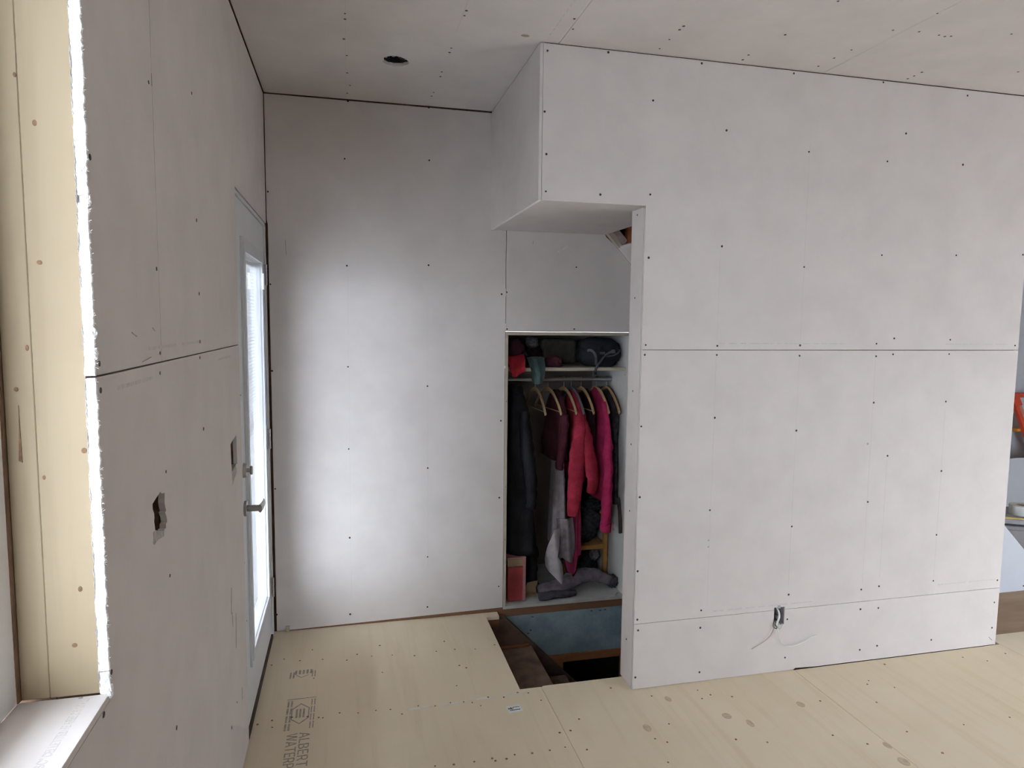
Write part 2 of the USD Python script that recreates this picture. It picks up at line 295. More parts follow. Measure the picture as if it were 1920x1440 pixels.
part(fl, 'old_floor_board', bx(3.62, 7, .093, 2.0, -.018, -.001), 'old_floor', label='older brown floor boards beyond the end of the partition')
part(fl, 'subfloor_joist', ext(sbox(-.2, YR-.2, 7.2, 2.2).difference(WING).difference(sbox(1.1, .09, 3.55, 1.7)), 'z', -.25, -.0185), 'framing')
part(fl, 'knot', [ext(affinity.scale(Point(0, 0).buffer(1, 6), .013+.003*(i % 3), .021+.004*(i % 2)), 'z', -.001, .0006).apply_translation((x, y, 0)) for i, (x, y) in enumerate(KNOTS)], 'knot', kind='stuff')
part(fl, 'nail', discs(NAILS, onz(0), .0042, 7, .0012, .5), 'nail', kind='stuff')
part(fl, 'scuff_mark', [ext(Polygon([(0, 0), (.09, .004), (.12, .013), (.04, .016), (-.02, .009)]), 'z', -.0005, .0004).apply_translation((x, y, 0)) for x, y in ((.62, .055), (.765, .06), (.90, .07), (1.04, .08))], 'smear', kind='stuff')
# lettering stamped on the sheet beside the door: reads towards -y, tops to +x
def stamp_text(s, h, x, y, w=None, m='stamp'):
    t = meshkit.text_mesh(s, h, .0006); v = np.array(t.vertices); v[:, 0] *= (w/(v[:, 0].max()-v[:, 0].min())) if w else 1
    v = v-[v[:, 0].min(), 0, 0]
    t.vertices = np.column_stack([x+v[:, 1], y-v[:, 0], v[:, 2]+.0001]); return t
st = [stamp_text('ALBERTA PLYWOOD', .040, .186, -.008, .57), stamp_text('WATERPROOF', .040, .138, -.008, .36)]
part(fl, 'stamped_word', st[0], 'stamp'); part(fl, 'stamped_word', st[1], 'stamp')
def flat(*polys): return [ext(p, 'z', 0, .0006) for p in polys]
def bar(x0, y0, x1, y1): return sbox(min(x0, x1), min(y0, y1), max(x0, x1), max(y0, y1))
def seg(p, q, w=.0025):
    from shapely.geometry import LineString
    return LineString([p, q]).buffer(w, 2)
def logo(x, y0, y1, full=True):
    """Grade stamp: a double bar either side of a hexagon emblem."""
    L = []
    for xx, a, b in ((x, y0, y1), (x+.014, y0, y1), (x+.098, y0, y1), (x+.11, y0, y1)):
        n = 4
        for k in range(n):
            L.append(bar(xx, a+(b-a)*k/n, xx+(.008 if xx < x+.05 else .005), a+(b-a)*(k+.82)/n))
    if full:
        c = (x+.057, (y0+y1)/2); hx = [(c[0]+a*.034, c[1]+b*.074) for a, b in ((0, 1), (1, .5), (1, -.5), (0, -1), (-1, -.5), (-1, .5))]
        L += [seg(hx[i], hx[(i+1) % 6]) for i in range(6)]
        L += [bar(c[0]-.018+k*.014, c[1]-.03, c[0]-.01+k*.014, c[1]+.035) for k in range(3)]
        L.append(bar(x-.004, y1+.001, x+.118, y1+.005))
    return flat(*[p for p in L])
part(fl, 'stamped_emblem', logo(.122, .018, .245), 'stamp')
part(fl, 'stamped_emblem', logo(.112, .43, .485, False)+flat(*[bar(.134+k*.017, .462, .143+k*.017, .498) for k in range(5)]+[seg((.14, .455), (.165, .43), .0015), seg((.165, .43), (.195, .45), .0015)]), 'stamp')

# ------------------------------------------------------------------ ceiling
ce = thing('ceiling', 'bare drywall ceiling with screw dots and open sheet joints', 'ceiling', kind='structure')
creg = unary_union([sbox(.004, YR, 1.16, YB-.004), sbox(1.15, YR, 7, .004), sbox(3.6, -.01, 7, 1.9)]).difference(WING)
import_rng = random.Random(5)
chole = Polygon([(.602+.055*math.cos(t)*(1+.10*import_rng.uniform(-1, 1)), .36+.058*math.sin(t)*(1+.10*import_rng.uniform(-1, 1))) for t in np.linspace(0, 2*math.pi, 26, endpoint=False)])
for x0, x1, ys in ((.004, 1.2185, (YR, -1.45, 2)), (1.2205, 2.4372, (YR, -2.0, 2)), (2.4388, 3.6565, (YR, -1.45, 2)), (3.6585, 4.8752, (YR, -2.0, 2)), (4.8768, 7, (YR, -1.45, 2))):
    for y0, y1 in zip(ys[:-1], ys[1:]):
        g = sbox(x0, y0+.0008, x1, y1-.0008).intersection(creg).difference(chole)
        part(ce, 'drywall_sheet', ext(g, 'z', H, H+T), 'drywall')
part(ce, 'ceiling_joist', ext(sbox(-.2, YR-.2, 7.2, 2.2).difference(WING).difference(chole.buffer(.02)), 'z', H+T+.0005, H+.13), 'framing')
part(ce, 'attic_board', ext(sbox(-.2, YR-.2, 7.2, 2.2).difference(WING), 'z', H+.131, H+.2), 'framing')
part(ce, 'screw', discs(S_CEIL, onz(H, -1), .0048, 8, .0008, .4), 'screw', kind='stuff')
part(ce, 'gouge', ext(affinity.scale(Point(0, 0).buffer(1, 5), .017, .010), 'z', -.0006, .001).apply_translation((1.071, -.037, H)), 'tan_card')
part(ce, 'printed_marking', [bx(1.1605+.0, 1.164, y, y+.02, H-.0005, H+.001) for y in np.arange(-.62, -.06, .041)], 'drywall_print', kind='stuff')
part(ce, 'pencil_line', [bx(.806, .808, -.6, .0, H-.0004, H+.001), bx(.392, .3936, -.5, .93, H-.0003, H+.001), bx(2.43, 2.4325, -.7, -.02, H-.0003, H+.001)], 'drywall_print', kind='stuff')
jb = thing('ceiling_light_box', 'dark round light-fitting box with loose wires cut into the ceiling', 'junction box', (.602, .36, H+.075))
t = np.linspace(0, 2*math.pi, 8, endpoint=False)+.39
pol = Polygon([(.602+.058*math.cos(a), .36+.058*math.sin(a)) for a in t])
part(jb, 'box_wall', [ext(pol.difference(pol.buffer(-.003)), 'z', H+.014, H+.07), ext(pol, 'z', H+.07, H+.073)], 'black_plastic')
part(jb, 'mounting_ear', bx(.55, .566, .352, .368, H+.013, H+.03), 'nickel'); part(jb, 'mounting_ear', bx(.64, .655, .352, .368, H+.013, H+.03), 'nickel')
part(jb, 'wire', tube(spline([(.57, .37, H+.07), (.585, .33, H+.03), (.62, .35, H+.012), (.645, .38, H+.02), (.64, .36, H+.07)]), .0035), 'wire_dark', True)
part(jb, 'wire', tube(spline([(.63, .33, H+.07), (.61, .335, H+.02), (.59, .36, H+.02), (.61, .39, H+.06)]), .0028), 'cable_white', True, label='pale loose wire')
part(jb, 'wire', tube(spline([(.60, .39, H+.07), (.64, .375, H+.022), (.63, .345, H+.024), (.60, .34, H+.06)]), .0025), 'copper', True, label='copper coloured wire')

# ------------------------------------------------------------------ left wall with window and door openings
wl = thing('wall_left', 'long bare drywall wall with cracked sheet joints beside the door', 'wall', kind='structure')
win = sbox(-3.2, 1.007, -1.505, 2.26); dop = sbox(-.033, -.1, .95, 2.112)
brk = Polygon([(-1.157, 1.272), (-1.188, 1.267), (-1.216, 1.262), (-1.217, 1.251), (-1.208, 1.24), (-1.207, 1.231), (-1.21, 1.223), (-1.207, 1.214), (-1.205, 1.204), (-1.163, 1.187), (-1.138, 1.182), (-1.134, 1.185), (-1.123, 1.183), (-1.122, 1.192), (-1.11, 1.194), (-1.113, 1.205), (-1.125, 1.219), (-1.116, 1.22), (-1.126, 1.24), (-1.123, 1.261), (-1.144, 1.265)])
swi = Polygon([(-.272, 1.215), (-.225, 1.222), (-.148, 1.226), (-.142, 1.122), (-.175, 1.127), (-.262, 1.118)])
full = sbox(YR, .006, .931, H-.007).difference(win).difference(dop).difference(brk).difference(swi)
for lo, hi, ys in ((.006, 1.5418, (YR, -2.44, 1)), (1.5452, H, (YR, -1.107, 1))):
    for y0, y1 in zip(ys[:-1], ys[1:]):
        g = sbox(y0+.0011, lo, y1-.0011, hi).intersection(full)
        part(wl, 'drywall_sheet', ext(g, 'x', -T, 0), 'drywall')
wi2 = sbox(-3.222, .98, -1.484, 2.285)
dop2 = sbox(-.02, -.3, .935, 2.10)
body = sbox(YR-.2, -.25, 1.0, 2.9)
part(wl, 'wall_framing', ext(body.difference(wi2).difference(dop2).difference(brk.buffer(.006)).difference(swi.buffer(.004)), 'x', -.085, -T-.0006), 'framing')
part(wl, 'sheathing', ext(body.difference(wi2).difference(dop2), 'x', -.2, -.086), 'framing')
part(wl, 'screw', discs(S_LEFT, onx(0), .0046, 8, .0008, .4), 'screw', kind='stuff')
rg = random.Random(11)
# the torn gypsum edge beside the window
def edge_strip(z0, z1, n):
    """A ragged saw-cut edge facing the window: a strip whose room-side rim is fuzzy."""
    zs = np.linspace(z0, z1, n); V = []; F = []
    for z in zs:
        a = -T-.001+.002*(meshkit.noise((z*60, 1, 0), 3)-.5); b = .0012+.0028*(meshkit.noise((z*170, 7, 0), 4))*(.3+meshkit.noise((z*9, 2, 0), 8))
        d = .0025*(meshkit.noise((z*45, 5, 0), 6)-.5)
        V += [(a, -1.5045, z), (a, -1.5078+d, z), (-.006, -1.5085-d, z), (b-.001, -1.5072+d*.6, z), (b, -1.5045, z)]
    for i in range(n-1):
        for k in range(4):
            p, q = i*5+k, (i+1)*5+k; F += [[p, p+1, q+1], [p, q+1, q]]
    m = trimesh.Trimesh(V, F, process=False); m.invert(); return m
part(wl, 'cut_edge', [edge_strip(1.545, 1.812, 120), edge_strip(1.824, 2.27, 180), edge_strip(1.06, 1.541, 200), edge_strip(1.021, 1.0585, 20)], 'gypsum', label='ragged white gypsum edge beside the window')
part(wl, 'paper_fuzz', [tube([(.0005+.001*rg.random(), -1.506, z), (.003+.004*rg.random(), -1.507-.004*rg.random(), z+.008*(rg.random()-.5))], .00045, 4) for z in [1.03+1.2*rg.random() for _ in range(150)]]+
     [tube([(-T-.0005, -1.5065, z), (-T-.002*rg.random(), -1.508, z+.006), (-T-.003*rg.random(), -1.507, z+.012)], .0009*rg.uniform(.4, 1.3), 4) for z in [1.03+1.2*rg.random() for _ in range(230)]], 'torn_paper', kind='stuff')
part(wl, 'plaster_crumb', [blob((.002, -1.509, z), (.004, .005, .008), .5, 3, k, 2) for k, z in enumerate((1.612, 1.022, 1.816, 1.03, 1.58))], 'gypsum', kind='stuff')
part(wl, 'printed_marking', [bx(-.0005, .0003, y, y+w, z, z+.007) for y, z, w in [(-1.2+.026*k, 1.572, .021) for k in range(20) if k not in (9, 10)]+[(-1.4+.025*k, 1.512, .020) for k in range(9)]+[(-.45+.03*k, 1.508, .025) for k in range(8)]], 'drywall_print', kind='stuff')
part(wl, 'scratch', [tube([(.0004, a, b), (.0004, c, d)], .0012, 4) for a, b, c, d in ((-.335, .74, -.35, .655), (-.335, .655, -.325, .60), (-1.31, 1.61, -1.28, 1.602), (-1.25, 1.552, -1.19, 1.558), (-1.17, 1.617, -1.155, 1.611), (-1.11, 2.14, -1.11, 2.115), (-.26, .62, -.275, .5), (-.17, .3, -.172, .255))], 'pencil', kind='stuff')
part(wl, 'torn_patch', [ext(Polygon([(-1.206, 1.2035), (-1.22, 1.204), (-1.223, 1.18), (-1.216, 1.176), (-1.188, 1.178), (-1.144, 1.171), (-1.136, 1.181), (-1.164, 1.1865)]), 'x', -.0003, .0005), ext(Polygon([(-.262, 1.118), (-.175, 1.127), (-.16, 1.095), (-.225, 1.082), (-.25, 1.07)]), 'x', -.0003, .0005)], 'torn_paper')
# electrical boxes behind the two holes
for nm, y0, y1, z0, z1, lb in (('wall_box', -1.235, -1.105, 1.17, 1.285, 'brown outlet box behind the ragged hole in the left wall'), ('switch_box', -.275, -.135, 1.11, 1.235, 'dark switch box behind the square hole beside the door')):
    b = thing(nm, lb, 'electrical box', (-.05, (y0+y1)/2, z0))
    part(b, 'box_shell', [bx(-.084, -.08, y0, y1, z0, z1), bx(-.08, -.018, y0, y0+.002, z0, z1), bx(-.08, -.018, y1-.002, y1, z0, z1), bx(-.08, -.018, y0+.002, y1-.002, z0, z0+.002), bx(-.08, -.018, y0+.002, y1-.002, z1-.002, z1)], 'framing')
    part(b, 'wire', tube(spline([(-.075, y0+.03, z1-.02), (-.04, y0+.05, z0+.05), (-.035, y1-.05, z0+.03), (-.075, y1-.02, z0+.04)]), .003), 'wire_dark', True)

# ------------------------------------------------------------------ window 1 (left)
w1 = thing('window_1', 'white vinyl window set deep in the left wall', 'window', (-.165, -2.36, 1.02), kind='structure')
fr = sbox(-3.2, 1.02, -1.511, 2.26); inn = fr.buffer(-.053, join_style=2)
part(w1, 'window_frame', ext(fr.difference(inn), 'x', -.20, -.132), 'vinyl')
part(w1, 'glazing_bead', ext(inn.difference(inn.buffer(-.014, join_style=2)), 'x', -.172, -.140), 'vinyl')
part(w1, 'mullion', bx(-.19, -.140, -2.385, -2.335, 1.075, 2.2), 'vinyl')
part(w1, 'pane', bx(-.168, -.164, -2.335, -1.566, 1.075, 2.205), 'glass'); part(w1, 'pane', bx(-.168, -.164, -3.145, -2.385, 1.075, 2.205), 'glass')
t1 = thing('trim_1', 'knotty pine boards lining the side of the window opening', 'window trim', (-.07, -1.49, 1.02), kind='structure')
part(t1, 'jamb_board', bx(-.0865, -.0145, -1.5045, -1.4845, 1.0215, 2.262, .0008), 'pine')
part(t1, 'jamb_board', bx(-.1285, -.0872, -1.5040, -1.4845, 1.0215, 2.262, .0012), 'pine')
part(t1, 'knot', [ext(affinity.scale(Point(0, 0).buffer(1, 6), .0022+.0008*(i % 3), .0035+.001*(i % 2)), 'y', -1.5050, -1.5035).apply_translation((x, 0, z)) for i, (x, z) in enumerate(JKNOTS)], 'pine_knot', kind='stuff')
part(t1, 'chipped_edge', ext(Polygon([(-.1088, 1.50), (-.1075, 1.41), (-.1125, 1.413), (-.1105, 1.45)]), 'y', -1.5052, -1.5035), 'pine_knot')
part(t1, 'jamb_board', bx(-.1255, -.0145, -3.222, -3.2, 1.02, 2.262), 'pine'); part(t1, 'head_board', bx(-.1255, -.0145, -3.2, -1.505, 2.262, 2.285), 'pine')
part(t1, 'sealing_strip', bx(-.1315, -.1288, -1.511, -1.484, 1.021, 2.262), 'framing')
si = thing('window_sill', 'strip of white drywall laid as a sill under the left window', 'window sill', (-.06, -2.35, 1.007), kind='structure')
part(si, 'sill_board', bx(-.1314, .0005, -3.2, -1.5075, 1.0085, 1.0205, .0007), 'drywall')
part(si, 'sill_framing', bx(-.13, -.0145, -3.2, -1.485, .98, 1.0075), 'framing')
def sill_text(s, h, x, y, w):
    t = meshkit.text_mesh(s, h, .0005); v = np.array(t.vertices); v[:, 0] = (v[:, 0]-v[:, 0].min())*w/(v[:, 0].max()-v[:, 0].min())
    t.vertices = np.column_stack([x-v[:, 1], y+v[:, 0], v[:, 2]+1.0203]); return t
part(si, 'printed_marking', sill_text("ASC'", .013, -.0245, -1.705, .032), 'drywall_print', label='grey lettering on the sill board'); part(si, 'printed_marking', sill_text('CELLETTED', .013, -.0245, -1.668, .062), 'drywall_print'); part(si, 'printed_marking', sill_text('FE FREE DRYWALL', .013, -.0255, -1.602, .085), 'drywall_print')
part(si, 'chip', blob((-.040, -1.513, 1.021), (.003, .002, .001), .4, 3, 4, 1), 'pencil')

# ------------------------------------------------------------------ door 1 (left wall, far corner)
d1 = thing('door_1', 'white exterior door with a tall glass light and lever handle', 'door', (-.02, .42, 0), kind='structure')
DF = -.008
part(d1, 'door_jamb', bx(-.14, -.002, -.032, -.021, .0, 2.105, .001), 'door_paint'); part(d1, 'door_jamb', bx(-.14, -.002, .8705, .9305, .0, 2.105, .001), 'door_paint')
part(d1, 'door_head', bx(-.14, -.002, -.032, .9305, 2.0925, 2.1075, .001), 'door_paint')
lit = sbox(.150, .285, .700, 1.905)
part(d1, 'door_leaf', ext(sbox(-.018, .032, .867, 2.089).difference(lit), 'x', DF-.044, DF), 'door_paint')
part(d1, 'light_frame', [ext(lit.buffer(.048, join_style=2).difference(lit.buffer(-.004, join_style=2)), 'x', DF-.001, DF+.009), ext(lit.buffer(.030, join_style=2).difference(lit.buffer(-.006, join_style=2)), 'x', DF, DF+.013), ext(lit.difference(lit.buffer(-.008, join_style=2)), 'x', DF-.02, DF+.002)], 'lite_frame')
part(d1, 'pane', bx(DF-.017, DF-.014, .151, .699, .286, 1.904), 'door_glass')
part(d1, 'blind', [bx(DF-.0315, DF-.0235, .160, .690, z, z+.0010) for z in np.arange(1.12, 1.87, .0155)]+[bx(DF-.033, DF-.021, .156, .694, 1.875, 1.90)], 'blind', kind='stuff')
part(d1, 'blind_slider', bx(DF+.013, DF+.022, .672, .692, 1.775, 1.85, .002), 'white_plastic', label='small white slider for the blind')
part(d1, 'lever_rose', cyl((DF-.001, .055, .905), (DF+.010, .055, .905), .030, 24), 'nickel', 30)
lv = part(d1, 'lever_handle', [cyl((DF+.009, .055, .905), (DF+.060, .055, .905), .0125, 14), tube([(DF+.058, .044, .905), (DF+.061, .08, .906), (DF+.061, .13, .905), (DF+.056, .165, .903)], [(.008, .017), (.008, .016), (.008, .014), (.007, .012)], 12)], 'nickel', 40)
part(d1, 'deadbolt_rose', cyl((DF-.001, .055, 1.055), (DF+.012, .055, 1.055), .030, 24, .026), 'nickel', 30)
part(d1, 'thumb_turn', [cyl((DF+.011, .055, 1.055), (DF+.024, .055, 1.055), .008, 12), bx(DF+.023, DF+.034, .051, .059, 1.038, 1.072, .003)], 'nickel', 30)
for z in (1.855, 1.04, .27):
    hp = part(d1, 'hinge', [bx(DF-.002, DF+.003, .845, .868, z-.05, z+.05, .001), bx(-.004, .0005, .871, .893, z-.05, z+.05, .001)], 'steel')
    part(hp, 'hinge_knuckle', [cyl((.0035, .8692, z-.05+.0203*k), (.0035, .8692, z-.05+.0203*k+.0188), .0048, 10) for k in range(5)], 'steel', 40)
part(d1, 'threshold', bx(-.15, -.001, -.02, .87, .0, .022, .003), 'gap')
part(d1, 'screw', discs([(.03, 1.35), (.02, .70), (.04, .46), (-.027, .75), (-.027, 1.3)], onx(DF), .004, 8), 'nail', kind='stuff')
part(d1, 'shim_gap', bx(-.10, -.0135, .9312, .9345, .02, 2.11), 'gap')

# ------------------------------------------------------------------ back wall (beside the door) and the panel above the closet
wb = thing('wall_back', 'bare drywall end wall lit by the glass door', 'wall', kind='structure')
part(wb, 'drywall_sheet', ext(Polygon([(.0105, .004), (.4, .010), (1.2262, .024), (1.2262, 1.57), (1.2268, 1.60), (1.2268, H-.008), (.0035, H-.005), (.0035, 2.13), (.0085, 2.11)]), 'y', YB, YB+T), 'drywall')
slope = lambda x: 2.129-1.09*(x-1.796)
part(wb, 'drywall_sheet', ext(Polygon([(1.2296, 1.5855), (2.304, 1.5855), (1.868, 2.0605), (1.802, 2.115), (1.79, 2.138), (1.2296, 2.138)]), 'y', YB, YB+T), 'drywall')
part(wb, 'drywall_sheet', bx(1.9865, 3.5, YB, YB+T, .013, 1.5835), 'drywall')
part(wb, 'wall_framing', [bx(1.9865, 3.6, YB+T+.0007, 1.02, .012, 1.5895), bx(1.08, 3.6, .9715, 1.72, -.025, .0118)], 'framing')
part(wb, 'screw', discs(S_FAR+S_CLO, ony(YB), .0047, 8, .0008, .3), 'screw', kind='stuff')
part(wb, 'pencil_line', [bx(.3925, .3937, YB-.0004, YB+.001, .15, 1.9), bx(.8025, .8037, YB-.0004, YB+.001, .3, 1.75)], 'drywall_print', kind='stuff')
part(wb, 'scratch', [tube([(.090, YB-.0003, 2.035), (.093, YB-.0003, 1.96)], .0013, 4), tube([(1.38, YB-.0003, 2.08), (1.377, YB-.0003, 2.06)], .0012, 4)], 'pencil', kind='stuff')
part(wb, 'scuff_mark', [tube([(1.55, YB-.0003, 2.04), (1.58, YB-.0003, 2.06)], .0015, 4), tube([(1.52, YB-.0003, 2.025), (1.53, YB-.0003, 2.03)], .0015, 4)], 'gypsum', kind='stuff')
part(wb, 'torn_edge', [blob((1.2275, YB-.001, z), (.003, .002, r), .4, 3, k, 1) for k, (z, r) in enumerate(((1.787, .012), (1.605, .012), (1.39, .008), (1.62, .008), (1.81, .007)))], 'gypsum', kind='stuff')
part(wb, 'wall_framing', [bx(-.2, 1.224, YB+T+.0007, 1.02, -.25, 2.9), bx(1.224, 3.6, YB+T+.0007, 1.02, 1.590, 2.9)], 'framing')
part(wb, 'sole_plate', bx(.061, 1.226, YB+.0005, YB+T+.0004, .001, .030), 'brown_wood')
part(wb, 'corner_shim', bx(.056, .074, YB-.012, YB-.001, .001, .030, .001), 'birch_edge')

# ------------------------------------------------------------------ partition on the right
wr = thing('wall_right', 'wide bare drywall partition with rows of screw dots', 'wall', kind='structure')
out = sbox(2.3165, .233, 2.3725, .3175)
part(wr, 'drywall_sheet', ext(Polygon([(1.6118, 1.5252), (3.63, 1.5252), (3.63, H-.006), (1.1562, H-.004), (1.1562, 2.1287), (1.6118, 2.1287)]), 'y', 0, T), 'drywall')
part(wr, 'drywall_sheet', ext(sbox(1.6118, .3062, 3.63, 1.5225).difference(out), 'y', 0, T), 'drywall')
part(wr, 'drywall_sheet', ext(Polygon([(1.6118, .003), (2.437, .003), (2.445, .009), (2.56, .004), (3.629, .003), (3.63, .3040), (1.6118, .3040)]).difference(out), 'y', 0, T), 'drywall')
part(wr, 'return_strip', bx(1.6112, 1.6239, T+.0045, .140, .001, 2.127, .0006), 'drywall')
part(wr, 'end_strip', bx(3.618, 3.6305, T+.001, 1.02, .003, H-.004), 'drywall')
part(wr, 'screw', discs(S_PART, ony(0), .0047, 8, .0008, .3)+discs(S_REV+[(.08, .2), (.085, 1.1)], onx(1.6112, -1), .0042, 8), 'screw', kind='stuff')
part(wr, 'pencil_line', [bx(x, x+.0011, -.0003, .001, a, b) for x, a, b in ((1.966, .36, 1.50), (2.386, .42, 1.5), (2.386, 1.56, 2.44), (2.795, .4, 1.47), (2.893, .42, 1.0), (3.213, .4, 1.24), (1.966, 1.56, 1.95))], 'drywall_print', kind='stuff')
rg = random.Random(3)
def dashes(x0, x1, z, h):
    L = []; x = x0
    while x < x1:
        w = rg.uniform(.012, .05); L.append(bx(x, min(x+w, x1), -.0003, .001, z-h/2, z+h/2)); x += w+rg.choice((.004, .004, .006, .02))
    return L
part(wr, 'printed_marking', dashes(2.0, 2.52, .330, .0055)+dashes(1.975, 2.62, 1.553, .005)+dashes(3.19, 3.56, 1.553, .005)+dashes(3.24, 3.60, .352, .0055), 'drywall_print', kind='stuff')
part(wr, 'smudge', [cyl((1.962, -.0004, z), (1.962, .001, z), .0045, 7) for z in (.665, .635)]+[cyl((2.78, -.0004, 1.08), (2.78, .001, 1.08), .006, 7)]+[tube([(3.585, -.0002, .045), (3.605, -.0002, .028)], .0022, 4)], 'pencil', kind='stuff')
part(wr, 'partition_framing', [ext(sbox(1.6245, 0, 3.617, 2.9).difference(out.buffer(.004, join_style=2)), 'y', T+.0006, .075), bx(1.6245, 3.617, .0755, .122, 0, 2.9), bx(3.5, 3.617, .1225, 1.0, -.25, 2.9), bx(3.5, 3.63, 1.0, 1.019, 0, 2.9)], 'framing')
ob = thing('outlet_box', 'metal outlet box with loose cables low on the partition', 'electrical box', (2.345, .04, .233))
part(ob, 'box_shell', [bx(2.3170, 2.3720, .064, .067, .2335, .317), bx(2.3170, 2.3185, .004, .064, .2335, .317), bx(2.3705, 2.372, .004, .064, .2335, .317), bx(2.3185, 2.3705, .004, .064, .2335, .235), bx(2.3185, 2.3705, .004, .064, .3155, .317)], 'box_metal')
part(ob, 'mounting_tab', bx(2.338, 2.351, .001, .003, .228, .241, .0008), 'box_metal'); part(ob, 'mounting_tab', bx(2.334, 2.350, -.0008, .0008, .312, .327, .0006), 'box_metal')
part(ob, 'cable_clamp', [bx(2.352, 2.367, .03, .05, .245, .262, .002)], 'steel')
part(ob, 'cable', tube(spline([(2.346, .06, .305), (2.348, .02, .300), (2.344, -.002, .275), (2.334, -.006, .252), (2.325, -.01, .235)]), [(.0055, .0035)]*24, 8), 'cable_white', True, label='white sheathed cable inside the box')
part(ob, 'cable', tube(spline([(2.318, .02, .262), (2.312, -.006, .247), (2.311, -.010, .228), (2.322, -.013, .222), (2.318, -.012, .24)], 20), .0020, 8), 'wire_dark', True, label='dark loose wire loop')
part(ob, 'cable', tube(spline([(2.320, .01, .25), (2.330, -.008, .225), (2.340, -.012, .175), (2.375, -.014, .135), (2.425, -.013, .128), (2.48, -.011, .143), (2.545, -.008, .165)]), .0024, 8), 'cable_white', True, label='white wire curling across the wall')
part(ob, 'cable', tube(spline([(2.322, .01, .25), (2.314, -.008, .225), (2.29, -.010, .185), (2.245, -.006, .150), (2.205, -.002, .128)]), [.0024]*12+[.0018]*12, 8), 'cable_tan', True, label='tan wire hanging left')
part(ob, 'cable', tube(spline([(2.36, .01, .24), (2.352, -.008, .222), (2.342, -.01, .216), (2.335, -.008, .23), (2.33, .01, .25)], 16), .0014, 6), 'steel', True)

# ------------------------------------------------------------------ soffit over the stairs and stair ceiling
so = thing('soffit', 'drywall box hanging from the ceiling over the stair opening', 'soffit', kind='structure')
part(so, 'drywall_sheet', bx(1.1420, 1.1547, .0003, YB-.0012, 2.1285, H-.004), 'drywall')
part(so, 'drywall_sheet', bx(1.1552, 1.800, T+.0008, YB-.0012, 2.1288, 2.1288+T), 'drywall')
part(so, 'cut_edge', bx(1.1422, 1.1546, .0005, YB-.0015, 2.1274, 2.1284), 'gypsum', label='white cut edge under the side sheet')
part(so, 'cut_edge', bx(1.1422, 1.1546, -.0007, .0002, 2.1285, H-.005), 'drywall')
part(so, 'soffit_framing', bx(1.156, 1.797, T+.002, YB-.003, 2.143, H+.01), 'framing')
part(so, 'corner_chip', bx(1.6035, 1.6115, -.0006, .004, 2.121, 2.1295), 'tan_card')
sc = thing('stair_ceiling', 'sloping drywall underside above the stairs with brown framing behind', 'stair ceiling', kind='structure')
ang = math.atan2(-1.09, 1); nx, nz = -math.sin(ang), math.cos(ang)
xs0, xs1 = 1.868, 3.49
zs = lambda x: 2.062-1.09*(x-1.868)
pl = Polygon([(xs0, zs(xs0)), (xs1, zs(xs1)), (xs1+nx*T, zs(xs1)+nz*T), (xs0+nx*T, zs(xs0)+nz*T)])
part(sc, 'sloped_sheet', ext(pl, 'y', .146, YB-.0003), 'drywall')
part(sc, 'edge_cleat', ext(Polygon([(1.799, 2.128), (1.815, 2.140), (1.886, 2.064), (1.868, 2.054)]), 'y', .898, YB-.002), 'birch_edge')
part(sc, 'end_block', ext(Polygon([(1.817, 2.141), (1.840, 2.170), (1.908, 2.096), (1.887, 2.068)]), 'y', .885, YB-.002), 'end_grain')
part(sc, 'framing_board', ext(Polygon([(1.91, 2.60), (1.945, 2.60), (1.945, 2.01), (1.91, 2.045)]), 'y', .146, .93), 'cavity_board')
part(sc, 'framing_board', bx(1.80, 1.905, .84, .932, 2.19, 2.74), 'brown_wood')
part(sc, 'framing_board', ext(Polygon([(1.97, 1.98), (3.49, .33), (3.49, .60), (1.97, 2.2)]), 'y', .146, .932), 'framing')

# ------------------------------------------------------------------ stairwell
sw = thing('stairwell', 'stair opening with blue-painted concrete side and dark space below', 'stairwell', kind='structure')
part(sw, 'rim_beam', bx(1.2, 3.5, .932, .97, -.030, .012, .002), 'brown_wood')
part(sw, 'concrete_wall', bx(1.1, 3.5, .930, .966, -.288, -.0305), 'blue_concrete', label='blue painted concrete strip')
part(sw, 'concrete_chip', [blob((x, .930, z), (.006, .002, .003), .6, 3, k, 2) for k, (x, z) in enumerate(((1.402, -.046), (1.393, -.125), (1.378, -.142), (1.76, -.044), (1.815, -.046), (1.845, -.044)))], 'stringer', kind='stuff')
part(sw, 'lintel', bx(1.475, 3.5, .922, .966, -.336, -.2885, .002), 'orange_wood')
part(sw, 'post', bx(1.535, 1.592, .926, .964, -2.4, -.3365, .002), 'orange_wood'); part(sw, 'post', bx(1.955, 1.99, .926, .964, -2.4, -.3365, .002), 'brown_wood')
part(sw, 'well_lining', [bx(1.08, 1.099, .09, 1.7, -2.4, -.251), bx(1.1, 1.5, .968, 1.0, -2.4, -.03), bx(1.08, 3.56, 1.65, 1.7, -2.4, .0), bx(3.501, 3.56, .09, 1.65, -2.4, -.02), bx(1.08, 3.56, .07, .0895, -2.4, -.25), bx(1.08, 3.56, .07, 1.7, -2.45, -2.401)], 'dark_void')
part(sw, 'floor_edge', [bx(1.1005, 1.1185, .118, .878, -.25, -.0185), bx(1.1005, 3.5, .1, .117, -.25, -.0185), bx(1.1005, 1.195, .879, .929, -.06, -.0185)], 'brown_wood')
sta = thing('staircase', 'dusty brown wooden stairs going down beneath the partition', 'staircase', (1.3, .5, -2.4))
top = lambda x: -.020-1.01*(x-1.235)
part(sta, 'stringer', ext(Polygon([(1.121, -.02), (1.235, -.02), (3.4, top(3.4)), (3.2, top(3.2)-.25), (1.121, -.38)]), 'y', .886, .9295), 'stringer')
